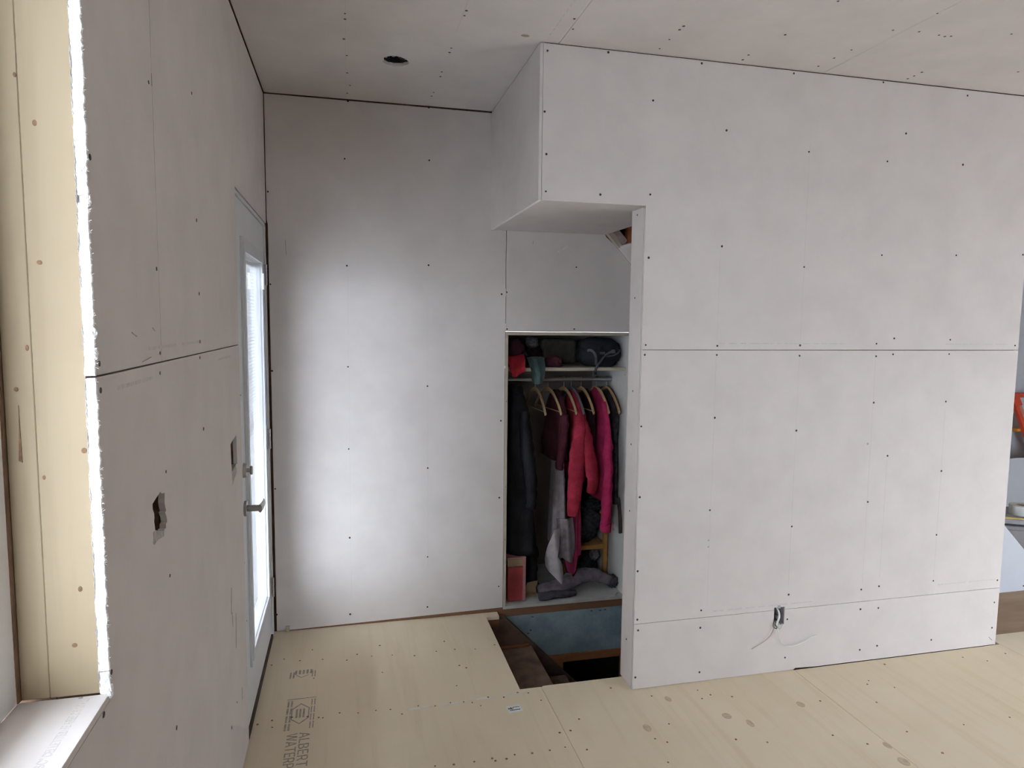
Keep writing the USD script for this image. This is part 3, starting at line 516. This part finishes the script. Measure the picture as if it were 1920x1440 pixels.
part(sta, 'stringer', ext(Polygon([(1.121, -.02), (1.235, -.02), (3.4, top(3.4)), (3.2, top(3.2)-.25), (1.121, -.38)]), 'y', .118, .150), 'stringer')
for k in range(8):
    z = -.192-.198*k; xn = 1.387+.205*k
    part(sta, 'tread', bx(xn-.268, xn, .151, .885, z-.028, z, .004), 'dusty_tread')
    part(sta, 'riser', bx(xn-.266+.205, xn-.25+.205, .151, .885, z-.198, z-.0285), 'stringer')
part(sta, 'riser', bx(1.1195, 1.1255, .151, .885, -.19, -.0195), 'stringer')
part(sta, 'cleat', bx(1.205, 1.37, .868, .8855, -.190, -.178, .002), 'orange_wood')

# ------------------------------------------------------------------ rest of the room: far corner beyond the partition, side and rear walls
wf = thing('wall_far', 'bluish drywall wall beyond the end of the partition', 'wall', kind='structure')
part(wf, 'drywall_sheet', bx(3.4, 5.6, 1.9, 1.9127, .004, H-.004), 'blue_wall'); part(wf, 'drywall_sheet', bx(5.602, 7.0, 1.9, 1.9127, .004, H-.004), 'blue_wall')
part(wf, 'wall_framing', [bx(3.4, 7.2, 1.9135, 2.1, -.2, 2.9), bx(3.4, 3.5, 1.02, 1.9, 0, 2.9)], 'framing')
we = thing('wall_side', 'side wall across the room with wide glazing', 'wall', kind='structure')
part(we, 'drywall_sheet', bx(7.0, 7.15, YW, 1.9, 0, H), 'drywall')
wq = thing('wall_rear', 'rear wall behind the viewer with a wide glazed opening at the right', 'wall', kind='structure')
part(wq, 'drywall_sheet', bx(0, 2.75, YR-.15, YR, 0, H), 'drywall'); part(wq, 'drywall_sheet', bx(2.6, 2.75, YR, YW-.15, 0, H), 'drywall')
part(wq, 'drywall_sheet', ext(sbox(2.6, 0, 7, H).difference(sbox(4.0, .05, 5.35, 1.38)), 'y', YW-.15, YW), 'drywall')


# ------------------------------------------------------------------ closet built into the back wall
cl = thing('closet', 'open pale-edged plywood closet recessed in the end wall above the stairs', 'closet', (1.59, 1.2, .012))
part(cl, 'side_board', bx(1.2290, 1.2440, YB-.004, 1.56, .0305, 1.5650, .0008), 'birch_edge')
part(cl, 'top_board', bx(1.2290, 1.985, YB-.004, 1.56, 1.5655, 1.5830, .0008), 'birch_edge')
part(cl, 'bottom_board', bx(1.2290, 1.985, YB-.004, 1.56, .0125, .0300, .0008), 'closet_floor')
part(cl, 'side_board', bx(1.962, 1.985, YB-.002, 1.56, .0305, 1.5650), 'closet_white', label='white painted right side of the closet')
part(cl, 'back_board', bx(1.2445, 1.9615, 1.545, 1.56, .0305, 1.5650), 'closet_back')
part(cl, 'shelf', bx(1.2445, 1.9615, .985, 1.5445, 1.362, 1.381, .0012), 'birch_edge')
part(cl, 'shelf_cleat', bx(1.953, 1.9615, .99, 1.5, 1.335, 1.3615), 'closet_white')
part(cl, 'corner_brace', tube([(1.915, .945, .0305), (1.945, .985, .0305)], .003, 5), 'tan_card')
part(cl, 'screw', discs([(1.236, .72), (1.236, .42), (1.236, 1.2)], ony(YB-.004), .003, 6), 'nail', kind='stuff')
rod = solo('closet_rod', cyl((1.246, 1.2, 1.296), (1.9605, 1.2, 1.296), .013, 18), 'steel', 'metal hanging rod across the closet below the shelf', 'closet rod', True)

# ---- hangers
HANGZ = 1.296
def hanger_parts(root, wmat='hanger_wood', hookmat='steel', bar=True):
    """Centred on (0,0,0) = middle of the rod; arms along y, drawn in local space."""
    arms = spline([(0, -.205, -.185), (0, -.15, -.125), (0, -.07, -.072), (0, 0, -.055), (0, .07, -.072), (0, .15, -.125), (0, .205, -.185)], 25)
    rad = [(.011, .007)]*25
    part(root, 'hanger_arm', tube(arms, [(.0065, .012)]*25, 8), wmat, True)
    hk = [(0, 0, -.05), (0, 0, -.03)]+[(0, .0165*math.sin(a)*1.0, .000-.0165*math.cos(a)) for a in np.linspace(.0, 4.1, 12)]
    part(root, 'hook', tube(hk, .0018, 6), hookmat, True)
    if bar: part(root, 'trouser_bar', tube([(0, -.185, -.172), (0, .185, -.172)], .0035, 8), wmat, True)
mat('hanger_dark', (0.12, 0.115, 0.13), 0.5, 0.1, 20)
HANG = {}
def hang(x, label, wm='hanger_wood', rz=0.0, bar=True):
    """The first of each kind is built with its parts; the others are instanceable references to it."""
    key = (wm, bar)
    h = thing('coat_hanger', label, 'coat hanger', (x, 1.2, HANGZ), rz, group='hangers on the closet rod')
    if key not in HANG:
        o = off[h]; off[h] = np.zeros(3); hanger_parts(h, wm, 'steel', bar); off[h] = o; HANG[key] = h
    else:
        p = stage.GetPrimAtPath(h); p.GetReferences().AddInternalReference(HANG[key]); p.SetInstanceable(True)
    return h
hang(1.475, 'bare wooden hanger furthest left on the rod beside the black coat', rz=2)
hang(1.555, 'empty wooden hanger, second from the left on the closet rod', rz=6)
hang(1.655, 'wooden hanger with a thin bar just left of the red jacket', rz=4)
hang(1.700, 'dark grey hanger tucked between two wooden ones over the red jacket', 'hanger_dark', 4, False)
hang(1.765, 'wooden hanger with bare front arm right of the red jacket', rz=3)
hang(1.862, 'orange-toned hanger carrying the long magenta jacket', rz=2, bar=False)
hang(1.930, 'hanger at the right end of the rod with the dark vest', rz=1, bar=False)

# ---- garments: cloth bodies lofted along z, hung with their width along y
def body_rings(x, yc, prof, folds=5, amp=.012, seed=0, n=48, lean=0.0):
    """prof: (z, half width along y, half thickness along x, dx, dy)."""
    P = np.array([(list(p)+[0, 0])[:5] for p in prof], float)
    zz = np.linspace(0, 1, 34); s = np.linspace(0, 1, len(P)); R = []
    Q = np.column_stack([np.interp(zz, s, P[:, k]) for k in range(5)])
    th = np.linspace(0, 2*math.pi, n, endpoint=False)
    for i, (z, hw, ht, dx, dy) in enumerate(Q):
        c, s_ = np.cos(th), np.sin(th)
        px = np.sign(s_)*np.abs(s_)**.8*ht; py = np.sign(c)*np.abs(c)**.7*hw
        a = amp*min(1, .25+1.5*zz[i])
        nn = meshkit.fbm(np.column_stack([c*folds*.45+seed*3.7, s_*folds*.45, np.full(n, z*2.2)]), 3, seed)-.5
        wr = meshkit.fbm(np.column_stack([c*2.2, s_*2.2+seed, np.full(n, z*14)]), 3, seed+9)-.5
        k = 1+2*a*nn/max(ht, .02)+a*.9*wr/max(ht, .02)
        R.append(np.column_stack([x+dx+px*k, yc+dy+py*(1+.25*(k-1)), z+.012*nn]))
    return ring_loft(R)
def garment(name, label, catg, x, yc, prof, m, **k):
    g = thing(name, label, catg, (x, yc, prof[-1][0]))
    part(g, k.pop('pname', 'body'), body_rings(x, yc, prof, **k), m, True); return g
def sleeve(g, pts, rad, m, seed=0, name='sleeve'):
    C = spline(pts, 26); r = np.interp(np.linspace(0, 1, 26), np.linspace(0, 1, len(rad)), rad)
    t = tube(C, [(a, a*.62) for a in r], 18)
    v = np.array(t.vertices); n = meshkit.fbm(v*26+seed, 3, seed)-.5; n2 = meshkit.fbm(v*np.array([20, 20, 60])+seed, 2, seed+3)-.5
    cc = C[np.argmin(((v[:, None, :]-C[None])**2).sum(-1), axis=1)]; d = v-cc; L = np.linalg.norm(d, axis=1, keepdims=True)
    t.vertices = v+d/np.maximum(L, 1e-6)*((n*.016+n2*.012)[:, None]); t.vertices[-2:] = v[-2:]
    return part(g, name, t, m, True)
g = garment('winter_coat', 'long black winter coat at the left end of the closet rod', 'coat', 1.345, 1.2, [(1.245, .03, .03), (1.21, .11, .045), (1.14, .19, .06), (.95, .205, .075), (.6, .20, .09, .015), (.28, .20, .105, .03)], 'cloth_black', seed=1, amp=.02)
sleeve(g, [(1.36, 1.03, 1.12), (1.37, .99, .95), (1.395, .985, .75), (1.40, 1.0, .58)], [.05, .058, .056, .045], 'cloth_black', 2)
part(g, 'collar', blob((1.345, 1.18, 1.235), (.045, .07, .035), .2, 3, 3), 'cloth_black', True)
g = garment('child_jacket', 'small dark maroon jacket hanging left of the red jacket', 'jacket', 1.605, 1.19, [(1.235, .02, .015), (1.20, .10, .025), (1.11, .165, .035), (1.0, .17, .045), (.83, .165, .055)], 'cloth_maroon', seed=4, amp=.014)
sleeve(g, [(1.61, 1.03, 1.10), (1.60, 1.015, 1.0), (1.585, 1.02, .87), (1.58, 1.03, .79)], [.034, .04, .04, .036], 'cloth_maroon', 7)
g = garment('child_jacket', 'bright red child jacket with bent sleeves in the middle of the closet', 'jacket', 1.715, 1.19, [(1.237, .02, .02), (1.20, .09, .028), (1.10, .165, .038), (.95, .17, .045), (.70, .165, .05)], 'cloth_red', seed=8, amp=.016)
sleeve(g, [(1.70, 1.05, 1.13), (1.69, 1.01, 1.02), (1.675, .99, .85), (1.662, .985, .66), (1.655, .99, .515)], [.028, .042, .047, .043, .034], 'cloth_red', 11)
sleeve(g, [(1.715, 1.05, 1.10), (1.735, 1.01, .98), (1.755, .995, .84), (1.775, .99, .72), (1.765, 1.0, .645)], [.025, .038, .046, .046, .034], 'cloth_red', 12)
g = garment('dark_vest', 'black vest hanging in shadow between the red and magenta jackets', 'vest', 1.798, 1.22, [(1.235, .02, .010), (1.19, .10, .016), (1.10, .165, .02), (.9, .17, .022), (.66, .165, .022)], 'cloth_vest', seed=13, amp=.006)
g = garment('child_jacket', 'long magenta jacket with snap cuff hanging near the right side', 'jacket', 1.864, 1.20, [(1.244, .02, .014), (1.20, .10, .02), (1.11, .17, .025), (.9, .175, .027), (.58, .17, .028)], 'cloth_magenta', seed=15, amp=.007)
sl = sleeve(g, [(1.850, 1.05, 1.17), (1.862, 1.02, 1.08), (1.866, .992, .88), (1.862, .985, .62), (1.858, .985, .452)], [.020, .030, .042, .045, .042], 'cloth_magenta', 16)
part(sl, 'cuff', tube([(1.858, .985, .462), (1.857, .985, .43), (1.857, .985, .412)], [(.045, .030), (.046, .031), (.043, .029)], 18), 'cloth_magenta', True)
for k, z in ((0, .462), (1, .430)): part(sl, 'snap_button', cyl((1.893, .966-.004*k, z), (1.897, .960-.004*k, z), .0065, 10), 'bag_pink')
g = garment('dark_vest', 'dark patterned vest with a hanging strap at the far right of the rod', 'vest', 1.932, 1.18, [(1.238, .02, .010), (1.19, .10, .014), (1.09, .165, .016), (.95, .15, .015), (.80, .165, .018), (.56, .17, .019)], 'cloth_pattern', seed=18, amp=.004)
part(g, 'strap', tube(spline([(1.945, 1.02, .60), (1.952, 1.0, .52), (1.950, .985, .46), (1.951, .98, .395)]), [(.004, .012)]*24, 8), 'cloth_strap', True)
def skirt(name, label, catg, x, yc, z0, zt, w0, w1, th, m, seed, point=.1, dx=0, hem=None):
    """A narrow hanging cloth whose hem falls to a point: rings with a hem lowered along one side."""
    g = thing(name, label, catg, (x, yc, z0)); n = 52; th_ = np.linspace(0, 2*math.pi, n, endpoint=False); R = []
    for i, s in enumerate(np.linspace(0, 1, 30)):
        w = w0+(w1-w0)*s**.8; c, q = np.cos(th_), np.sin(th_)
        f = 1+.16*(s**.6)*np.sin(5*th_+seed)+.10*(meshkit.fbm(np.column_stack([c*2+seed, q*2, np.full(n, s*3)]), 3, seed)-.5)
        zz = zt+(z0+point-zt)*s-point*(s**2)*np.clip(np.cos(th_-1.2*math.pi), 0, 1)**1.5
        R.append(np.column_stack([x+dx*s+c*th*(.5+.5*s)*f, yc+q*w*f, zz]))
    part(g, 'body', ring_loft(R), m, True)
    if hem: part(g, 'hem_band', tube([(r[0], r[1], r[2]) for r in np.vstack([R[-1], R[-1][:1]])], .0035, 6), hem, True)
    return g
skirt('long_dress', 'pale grey long dress hanging behind the jackets with a pointed hem', 'dress', 1.592, 1.10, .245, .90, .08, .095, .052, 'cloth_grey_dress', 2, .10, .01)
skirt('long_dress', 'pink dress hem hanging lowest between the grey cloth and the stool', 'dress', 1.702, 1.09, .125, .74, .07, .085, .036, 'cloth_pink', 5, .14, -.01)
fp = thing('scarf', 'pale cloth with pointed end hanging lowest in front of the black boots', 'scarf', (1.55, .97, .12))
pa = Polygon([(1.485, .275), (1.49, .23), (1.515, .19), (1.585, .118), (1.598, .165), (1.592, .215), (1.575, .262), (1.555, .285), (1.58, .45), (1.53, .45)])
m_ = ext(pa, 'y', .972, .979); m_ = m_.subdivide_to_size(.012); v = np.array(m_.vertices); v[:, 1] += .014*np.sin(v[:, 0]*62+v[:, 2]*9)-.03*(v[:, 2]-.12); m_.vertices = v
part(fp, 'cloth', m_, 'cloth_pale', 40)
fq = thing('scarf', 'grey print cloth draped just above the pale pointed cloth', 'scarf', (1.63, .98, .24))
pa = Polygon([(1.555, .50), (1.66, .50), (1.672, .40), (1.675, .31), (1.655, .232), (1.60, .262), (1.575, .27), (1.565, .38)])
m_ = ext(pa, 'y', .984, .992); m_ = m_.subdivide_to_size(.012); v = np.array(m_.vertices); v[:, 1] += .012*np.sin(v[:, 0]*75+v[:, 2]*6)+.02*(v[:, 2]-.2); m_.vertices = v
part(fq, 'cloth', m_, 'cloth_grey_dress', 40)

# ---- on the closet floor (top at z=.03)
rb = thing('gift_bag', 'tall red paper bag standing at the left of the closet floor', 'bag', (1.315, 1.02, .03))
part(rb, 'bag_body', [bx(1.268, 1.372, .985, 1.075, .0305, .235, .006)], 'bag_red', 30)
part(rb, 'bag_top', bx(1.266, 1.374, .983, 1.077, .236, .282, .005), 'tan_card', label='tan folded top of the red bag')
part(rb, 'bag_edge', bx(1.356, 1.3735, .9825, .9845, .033, .282, .0006), 'bag_pink'); part(rb, 'bag_top_rim', bx(1.262, 1.376, .981, 1.079, .2825, .291, .003), 'bag_pink')
tc = thing('cardboard_piece', 'torn piece of tan cardboard beside the red bag', 'cardboard', (1.43, 1.05, .03))
part(tc, 'sheet', ext(Polygon([(1.385, .0305), (1.462, .0305), (1.475, .105), (1.41, .098)]), 'y', 1.08, 1.084), 'tan_card'); part(tc, 'sheet', bx(1.405, 1.455, 1.03, 1.075, .0305, .036), 'tan_card')
def boot(name, label, path, rads, m, seed, cuff=None):
    g = thing(name, label, 'boot', (path[0][0], path[0][1], .03))
    C = spline(path, 34); r = np.interp(np.linspace(0, 1, 34), np.linspace(0, 1, len(rads)), rads)
    t = tube(C, [(a, a*.85) for a in r], 20); v = np.array(t.vertices); n = meshkit.fbm(v*22+seed, 4, seed)-.5
    cc = C[np.argmin(((v[:, None, :]-C[None])**2).sum(-1), axis=1)]; d = v-cc; L = np.maximum(np.linalg.norm(d, axis=1, keepdims=True), 1e-6)
    v2 = v+d/L*(n*.03)[:, None]; v2[-2:] = v[-2:]; v2[:, 2] = np.maximum(v2[:, 2], .0305); t.vertices = v2
    part(g, 'shaft', t, m, True)
    if cuff: part(g, 'fleece_lining', blob(cuff, (.030, .035, .034), .35, 5, seed), 'cloth_boot_dark', True)
    return g
boot('felt_boot', 'soft grey boot lying on its side with its foot to the right wall', [(1.46, 1.03, .065), (1.56, 1.035, .075), (1.66, 1.045, .10), (1.75, 1.055, .128), (1.82, 1.05, .125), (1.885, 1.045, .10), (1.915, 1.04, .085)], [.030, .042, .052, .052, .048, .044, .034], 'cloth_boot', 3, (1.930, 1.045, .08))
boot('felt_boot', 'darker grey boot lying flat across the front of the closet floor', [(1.45, .972, .052), (1.53, .970, .055), (1.61, .975, .052), (1.68, .985, .048)], [.022, .024, .022, .018], 'cloth_boot_dark', 6)
boot('felt_boot', 'black boot standing in the dark left of the pale cloth', [(1.47, 1.2, .03), (1.465, 1.2, .1), (1.46, 1.2, .19), (1.46, 1.2, .27)], [.05, .045, .05, .052], 'cloth_bag', 9)
so2 = thing('wooden_stool', 'light wooden stool standing at the right of the closet floor', 'stool', (1.80, 1.30, .03))
for x, y in ((1.685, 1.19), (1.938, 1.19), (1.685, 1.46), (1.938, 1.46)):
    part(so2, 'leg', bx(x-.014, x+.014, y-.014, y+.014, .0305, .455, .003), 'stool_wood')
part(so2, 'rung', bx(1.70, 1.9235, 1.180, 1.200, .235, .262, .002), 'stool_wood'); part(so2, 'rung', bx(1.70, 1.9235, 1.450, 1.470, .235, .262, .002), 'stool_wood')
part(so2, 'rung', bx(1.675, 1.695, 1.205, 1.445, .235, .262, .002), 'stool_wood'); part(so2, 'rung', bx(1.928, 1.948, 1.205, 1.445, .235, .262, .002), 'stool_wood')
part(so2, 'lower_shelf', bx(1.70, 1.9235, 1.201, 1.449, .246, .258), 'stool_wood'); part(so2, 'seat', bx(1.665, 1.957, 1.175, 1.485, .4555, .478, .004), 'stool_wood')
hp_ = solo('scarf_heap', blob((1.81, 1.31, .35), (.105, .105, .092), .3, 3.2, 21, 4, floor=.2585), 'cloth_plaid', 'heap of black plaid scarf on the lower shelf of the stool', 'scarf', True)
solo('scarf_heap', blob((1.80, 1.30, .515), (.13, .155, .045), .3, 3.0, 22, 4, floor=.4785), 'cloth_plaid', 'black plaid scarf spread over the seat of the stool', 'scarf', True)
solo('scarf_end', blob((1.795, 1.158, .43), (.10, .013, .065), .2, 3.0, 25, 4), 'cloth_plaid', 'black plaid scarf end hanging over the front of the stool', 'scarf', True)
solo('shoe_pile', blob((1.82, 1.32, .11), (.09, .09, .085), .35, 3.0, 23, 4, floor=.0305), 'cloth_bag', 'dark crumpled shoe bag under the wooden stool', 'bag', True)
solo('plastic_bag', blob((1.885, 1.235, .185), (.028, .03, .03), .4, 3.0, 27, 3), 'cloth_grey', 'small grey plastic bag tucked behind the stool leg', 'bag', True)

# ---- on the closet shelf (top at z=.381+1)
SH = 1.3815
def hat(name, label, c, r, h, m, seed, brim=.0, tilt=0):
    g = thing(name, label, 'hat', (c[0], c[1], SH))
    b = blob((c[0], c[1], c[2]), (r, r*1.05, h), .10, 3, seed, 4, 2.2, floor=SH); part(g, 'crown', b, m, True)
    if brim:
        ths = np.linspace(0, 2*math.pi, 28); part(g, 'brim', tube([(c[0]+math.cos(a)*r*1.02, c[1]+math.sin(a)*r*1.06, SH+brim) for a in ths], [(brim*.95, brim*.5)]*28, 8), m, True)
    return g
hat('knit_hat', 'large dark maroon knit hat at the left end of the shelf', (1.325, 1.16, 1.44), .075, .10, 'cloth_hat_maroon', 31, .016)
part('/World/knit_hat', 'ear_flap', blob((1.375, 1.09, 1.425), (.02, .03, .042), .25, 3, 5, floor=SH), 'cloth_bag', True)
g = hat('knit_hat', 'dark wool hat with a round grey pompom behind the maroon one', (1.475, 1.33, 1.435), .075, .07, 'cloth_vest', 33, .014)
part(g, 'pompom', blob((1.475, 1.29, 1.515), (.036, .036, .036), .22, 6, 8, 4), 'cloth_grey', True)
hat('knit_hat', 'small red-brown hat in the middle of the closet shelf', (1.545, 1.08, 1.405), .052, .042, 'cloth_hat_maroon', 35, .008)
solo('fabric_box', bx(1.55, 1.77, 1.32, 1.52, SH, 1.535, .012), 'cloth_khaki', 'olive fabric storage box at the back of the shelf', 'storage box', 30)
def drape(name, label, x0, x1, zlow, m, seed, lift=.05):
    g = thing(name, label, 'cloth', ((x0+x1)/2, 1.0, zlow)); n, k = 16, 24; V = []
    path = spline([(0, 1.12, SH+.012), (0, 1.05, SH+lift), (0, .995, SH+.022), (0, .974, SH-.012), (0, .970, zlow+.02), (0, .972, zlow)], k)
    for i in range(k):
        s = i/(k-1); 
        for j in range(n):
            u = j/(n-1); w = (1-.35*s*s)*(x1-x0)
            x = (x0+x1)/2+(u-.5)*w; p = path[i]
            f = meshkit.fbm((x*26+seed, s*5, seed), 3, seed)-.5
            V.append((x+.006*f, p[1]-.018*abs(f)-.006*math.sin(u*9+seed)*s-.004, max(p[2]+.016*f+.012*s*math.sin(u*4+seed), 0)+(0 if s > .45 else .006)))
    F = []
    for i in range(k-1):
        for j in range(n-1):
            a = i*n+j; F += [[a, a+1, a+n+1], [a, a+n+1, a+n]]
    m1 = trimesh.Trimesh(V, F, process=False); v2 = np.array(V)+[0, -.005, .004]; m2 = trimesh.Trimesh(v2, np.array(F)[:, ::-1], process=False)
    part(g, 'cloth', [m1, m2], m, True); return g
drape('red_cloth', 'scarlet cloth hanging over the left end of the shelf edge', 1.255, 1.365, 1.345, 'cloth_scarlet', 4, .055)
drape('green_cloth', 'grey-green cloth hanging over the shelf edge beside the scarlet one', 1.372, 1.478, 1.300, 'cloth_teal', 9, .05)
bp = thing('backpack', 'black backpack with grey webbing straps at the right end of the shelf', 'backpack', (1.84, 1.12, SH))
part(bp, 'bag_body', blob((1.838, 1.12, 1.465), (.118, .11, .084), .12, 2.2, 41, 4, 3.0, floor=SH), 'cloth_bag', True)
def strap(pts, w=.008): return tube(spline(pts, 22), [(.003, w)]*22, 8)
part(bp, 'strap', strap([(1.735, 1.02, 1.475), (1.755, .99, 1.475), (1.772, .985, 1.45), (1.775, .98, 1.42), (1.778, .985, 1.395)]), 'cloth_webbing', True)
part(bp, 'strap', strap([(1.885, .995, 1.475), (1.85, .985, 1.463), (1.82, .98, 1.44), (1.795, .975, 1.41), (1.775, .972, 1.385), (1.770, .973, 1.355)]), 'cloth_webbing', True)
part(bp, 'strap', strap([(1.83, .995, 1.446), (1.87, .99, 1.448), (1.91, 1.0, 1.46), (1.94, 1.03, 1.485)], .005), 'cloth_webbing', True)
part(bp, 'buckle', bx(1.868, 1.892, .978, .986, 1.462, 1.485, .003), 'cloth_webbing'); part(bp, 'buckle', bx(1.80, 1.835, .992, 1.0, 1.455, 1.472, .003), 'cloth_webbing')
part(bp, 'strap_tip', bx(1.762, 1.776, .969, .974, 1.342, 1.358, .002), 'cloth_bag')

# ------------------------------------------------------------------ floor sticker
sk = thing('product_sticker', 'small white printed sticker on the plywood in front of the stair opening', 'sticker', (1.06, -.02, 0))
cc = affinity.rotate(sbox(1.031, -.052, 1.089, -.008).buffer(.004).buffer(-.002), 4)
part(sk, 'paper', ext(cc, 'z', .0002, .0009), 'paper_white')
rg = random.Random(8)
part(sk, 'print', [bx(1.034, 1.041, -.030, -.022, .0009, .0012), bx(1.043, 1.050, -.031, -.018, .0009, .0012), bx(1.052, 1.057, -.028, -.020, .0009, .0012)]+[bx(1.058+.0055*k, 1.0625+.0055*k, -.020+rg.uniform(-.001, .001), -.016, .0009, .0012) for k in range(5)]+[bx(1.040+.0075*k, 1.0462+.0075*k, -.041, -.035+rg.uniform(-.001, .001), .0009, .0012) for k in range(6)], 'ink', kind='stuff')

# ------------------------------------------------------------------ things beyond the end of the partition
pb = thing('drywall_offcut', 'bluish-white drywall offcut with a sloping top standing beyond the partition', 'drywall offcut', (4.5, .56, 0))
part(pb, 'sheet', ext(Polygon([(4.00, .0), (5.2, .0), (5.2, .05), (4.66, .085), (4.47, .252), (4.285, .432), (4.00, .432)]), 'y', .55, .5627), 'pale_blue_board')
part(pb, 'screw', discs([(4.475, .03)], ony(.55), .005, 8), 'screw')
RZ = -30.0; CX, CY = 4.60, .815
bn = thing('tool_chest', 'low grey chest standing behind the sloping drywall offcut', 'chest', (CX, CY, 0), RZ)
part(bn, 'chest_body', bx(CX-.32, CX+.27, CY, CY+.40, .0, .305, .006), 'bench_grey'); part(bn, 'lid', bx(CX-.33, CX+.28, CY-.008, CY+.41, .3055, .33, .004), 'bench_grey')
part(bn, 'label', bx(CX+.125, CX+.20, CY-.0015, CY-.0004, .17, .272), 'paper_white', label='white printed label on the chest')
part(bn, 'label_print', [bx(CX+.135+.013*k, CX+.144+.013*k, CY-.0024, CY-.0016, .235-.02*(k % 3), .247-.02*(k % 3)) for k in range(4)], 'ink', kind='stuff')
ts = thing('tray', 'flat grey tray with a yellow edge lying on the chest', 'tray', (CX, CY, .33), RZ)
part(ts, 'base', bx(CX-.33, CX+.28, CY+.0, CY+.36, .342, .376, .004), 'case_grey'); part(ts, 'foot', bx(CX-.325, CX+.275, CY+.004, CY+.35, .3305, .3415), 'black_plastic')
part(ts, 'edge_trim', bx(CX-.332, CX+.282, CY-.004, CY+.012, .3765, .388, .002), 'trim_yellow'); part(ts, 'insert', bx(CX-.31, CX+.26, CY+.016, CY+.34, .3765, .380), 'case_grey')
tt = np.linspace(0, 2*math.pi, 40, endpoint=False)
def roll(name, label, cx, cy, z0, z1, r, ri, m):
    g = thing(name, label, 'tape roll', (cx, cy, z0)); C = lambda q: Polygon([(cx+q*math.cos(a), cy+q*math.sin(a)) for a in tt])
    part(g, 'roll', ext(C(r).difference(C(ri)), 'z', z0, z1), m, 30); part(g, 'core', ext(C(ri-.0004).difference(C(ri-.004)), 'z', z0, z1), 'tan_card', 30)
roll('tape_roll', 'pale roll of joint tape lying on the yellow-edged tray', 4.80, .86, .3805, .445, .075, .035, 'paper_white')
roll('tape_roll', 'brownish tape roll beside the pale one, hard by the partition end', 4.625, .965, .3805, .450, .07, .04, 'tan_card')
ls = solo('drywall_sheet', tm(bx(5.2, 6.6, 0, .0127, 0, .60)).apply_transform(trimesh.transformations.rotation_matrix(math.radians(-6), (1, 0, 0))).apply_translation((0, 1.50, 0)), 'blue_wall', 'grey-blue drywall sheet leaning in front of the orange ladder', 'drywall sheet')
ld = thing('step_ladder', 'orange folded stepladder leaning on the far wall beyond the partition', 'ladder', (6.1, 1.75, 0))
def rail(xa, ya, za, xb, yb, zb, w, d, m='ladder_orange', nm='rail'):
    p0, p1 = np.array((xa, ya, za)), np.array((xb, yb, zb)); z = (p1-p0)/np.linalg.norm(p1-p0); x = np.array((1, 0, 0.))-z*z[0]; x /= np.linalg.norm(x); y = np.cross(z, x)
    pts = [p+sx*x*w/2+sy*y*d/2 for p in (p0, p1) for sx in (-1, 1) for sy in (-1, 1)]
    return part(ld, nm, trimesh.convex.convex_hull(np.array(pts)), m)
rail(6.16, 1.62, 0, 5.858, 1.86, 1.055, .075, .03); rail(6.62, 1.62, 0, 6.30, 1.86, 1.055, .075, .03)
rail(6.035, 1.70, .50, 5.885, 1.822, .985, .016, .034, 'sticker_pink', 'rail_label')
for k, (a, z) in enumerate(((.30, .22), (.55, .50), (.78, .76))): part(ld, 'step', bx(6.10-.3*a, 6.6-.3*a, 1.66+.2*a, 1.74+.2*a, z, z+.025, .003), 'ladder_yellow')
part(ld, 'bracket', bx(5.925, 6.03, 1.725, 1.80, .745, .80, .004), 'ladder_yellow'); part(ld, 'top_cap', bx(5.82, 6.34, 1.82, 1.895, 1.05, 1.085, .005), 'ladder_orange'); part(ld, 'rivet', cyl((5.93, 1.80, .70), (5.96, 1.78, .70), .014, 12), 'black_plastic')

# ------------------------------------------------------------------ outdoors
solo('outside_ground', ext(sbox(-40, -40, 40, 40).difference(sbox(-.25, YR-.25, 7.25, 2.15).difference(WING)), 'z', -.75, -.6), 'outside_ground', 'pale open ground outside the windows', 'ground', kind='structure')
solo('house_footing', ext(sbox(-.21, YR-.21, 7.21, 2.11).difference(WING).difference(sbox(1.06, .06, 3.57, 1.71)), 'z', -.9, -.2505), 'framing', 'dark footing below the floor', 'footing', kind='structure')
ev = thing('roof_eave', 'roof overhang above the left window', 'eave', (-.6, -2.4, 2.5), kind='structure')
part(ev, 'soffit_board', bx(-1.15, -.205, -3.9, -1.2, 2.47, 2.55), 'framing')
po = thing('porch_roof', 'porch roof outside the glass door', 'porch roof', (-1.7, .7, 2.27), kind='structure')
part(po, 'roof_deck', bx(-3.2, -.215, -1.15, 2.9, 2.33, 2.43), 'framing')
for y in (-1.1, 2.7): part(po, 'post', bx(-3.15, -3.06, y, y+.09, -.6, 2.329), 'framing')
fe = thing('board_fence', 'dark board fence outside to one side of the glass door', 'fence', (-3.3, 2.7, -.6), kind='structure')
for k in range(28): part(fe, 'board', bx(-3.32, -3.30, -.75+.2*k, -.56+.2*k, -.6, 2.05), 'framing')
